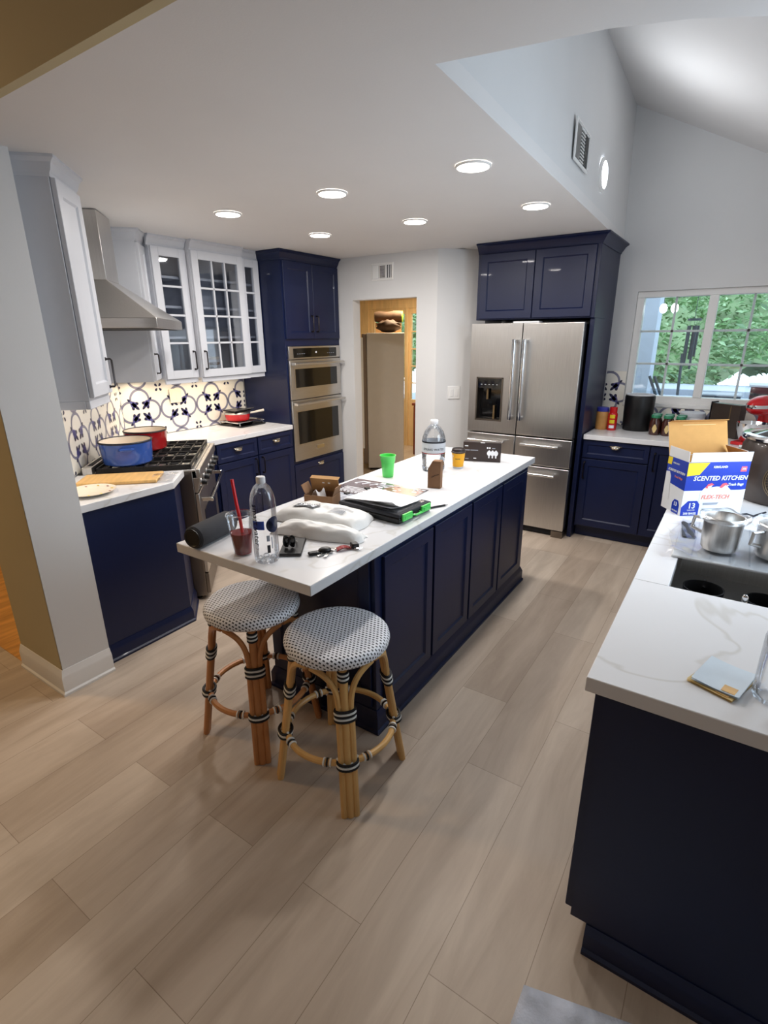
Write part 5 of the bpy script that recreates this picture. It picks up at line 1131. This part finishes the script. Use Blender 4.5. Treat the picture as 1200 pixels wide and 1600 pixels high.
tc_ = thing('teapot', 'small pale teapot on the red-brown sideboard', 'teapot', (-3.80, 6.86, .7755)); mb = MB(); mb.sphere((0, 0, .05), (.055, .055, .05), 16, 10); mb.build('pot_body', 'enamel_cream', tc_); MB().tube([(.045, 0, .05), (.08, 0, .08)], .008, 8).build('spout', 'enamel_cream', tc_)
mb = MB(); mb.sphere((0, 0, .108), (.014, .014, .012), 10, 6); mb.build('knob', 'enamel_cream', tc_)

# ------------------------------------------------------------------ garden seen through the windows
struct(MB().box((-9, 7.62, -.2), (8, 20, -.06)).build('ground_garden', 'patio', smooth=False))
struct(MB().box((-2.0, 5.42, -.06), (3.1, 7.6, .05)).build('floor_patio', 'patio', smooth=False))
struct(MB().box((-1.9, 7.62, -.06), (5, 8.5, 1.06)).build('wall_garden', 'stucco', bev=.01))
struct(MB().box((-2.15, 7.15, .05), (-.93, 7.5, 3.3)).build('wall_patio', 'stucco', smooth=False))
rr = random.Random(11)
def hz_(x, y): return max(.2, .9+(y-8.4)*.42+.25*math.sin(x*1.3+y)+.2*math.sin(x*2.7-y*1.4)+.12*math.sin(5*x+3*y))
struct(MB().grid(50, 24, lambda u, v: (-8+15*u, 8.45+6*v, hz_(-8+15*u, 8.45+6*v))).build('ground_hill', 'hill'))
mb = MB()
for k in range(15000):
    x = rr.uniform(-7, 4); y = 8.4+rr.random()**1.3*4.5; big = math.sin(x*2.1+.7)*math.sin(y*1.7+x)
    z = hz_(x, y)+rr.random()**1.6*(.55+.45*big); s = rr.uniform(.035, .085)
    M4 = rotm((x, y, z), z=rr.uniform(0, 6.3), x=rr.uniform(-.9, 1.2), y=rr.uniform(-.7, .7))
    mb.add([(-s, 0, 0), (0, -s*.45, .015), (s, 0, 0), (0, s*.45, .015)], [(0, 1, 2, 3)], 0 if rr.random() < .62 else 1, M4)
fo = mb.build('ivy_leaves', ['leaf', 'leaf_pale'], smooth=False); fo['kind'] = 'stuff'; tag(fo, 'dense green ivy leaves covering the hillside outside the window', 'foliage')
struct(MB().box((-2.1, 6.15, 2.55), (3.0, 6.25, 2.68)).build('trim_patio', 'stucco'))
ch = thing('wind_chime', 'grey tube wind chime hanging outside the window', 'wind chime', (-.475, 6.2, 1.44))
mb = MB(); mb.lathe([(0, .395), (.06, .395), (.06, .415), (0, .415)], 20); mb.build('top_disc', 'slate', ch)
mb = MB(); mb.tube([(0, 0, .4155), (0, 0, 1.105)], .003, 6); mb.build('cord', 'slate', ch)
for k in range(5):
    a = 2*PI*k/5+.3; l = .30+.03*k; mb = MB(); mb.tube([(.045*math.cos(a), .045*math.sin(a), .35), (.045*math.cos(a), .045*math.sin(a), .36-l)], .011, 8); mb.tube([(.045*math.cos(a), .045*math.sin(a), .36), (.045*math.cos(a), .045*math.sin(a), .394)], .0015, 5); mb.build('tube', 'slate', ch)
for x, lb in ((-.765, 'left one of the two glowing white globes outside the window'), (-.665, 'right one of the two glowing white globes outside the window')):  # glowing globes on cords, added for two bright ovals at the window
    g = thing('glow_globe', lb, 'orb', (x, 6.2, 1.955)); mb = MB(); mb.sphere((0, 0, 0), (.034, .034, .045), 18, 12); mb.build('globe', 'lamp_cool', g); MB().tube([(0, 0, .046), (0, 0, .594)], .003, 6).build('cord', 'slate', g)
tb = thing('patio_table', 'pale patio table just outside the window', 'table', (-.05, 6.55, .05))
MB().box((-.75, -.3, .96), (.9, .35, 1.0)).build('table_top', 'stucco', tb, bev=.005)
for x in (-.68, .83):
    for y in (-.24, .29): MB().box((x-.03, y-.03, 0), (x+.03, y+.03, .9595)).build('leg', 'stucco', tb)
bx3 = thing('tool_box', 'dark flat box lying on the patio table', 'box', (-.17, 6.5, 1.0505)); MB().box((-.20, -.1, 0), (.20, .15, .06)).build('box', 'slate', bx3, bev=.005); MB().box((-.21, -.11, .0605), (.21, .16, .075)).build('lid', 'patio', bx3, bev=.004)
bx4 = thing('storage_crate', 'dark crate with a pale blue lid at the right end of the patio table', 'crate', (.32, 6.55, 1.0505)); MB().box((-.22, -.15, 0), (.25, .15, .16)).build('crate', 'lid_brown', bx4, bev=.005); MB().box((-.24, -.17, .1605), (.27, .17, .18)).build('lid', 'cab_in', bx4, bev=.004)
for x0, x1, lb in ((-.80, -.70, 'left one of two dark poles leaning outside the window'), (-.755, -.64, 'right one of two dark poles leaning outside the window')):
    g = tag(MB().tube([(x0-.52, 6.75, .05), (x0, 6.28, 1.30)][::-1] if False else [(x1+.45, 6.2, .05), (x0, 6.2, 1.30)], .014, 8).build('garden_pole', 'slate'), lb, 'pole')
tag(MB().tube([(-.545, 7.0, .05), (-.60, 7.0, 1.50)], .015, 8).build('garden_stake', 'slate'), 'upright dark stake outside behind the patio table', 'stake')
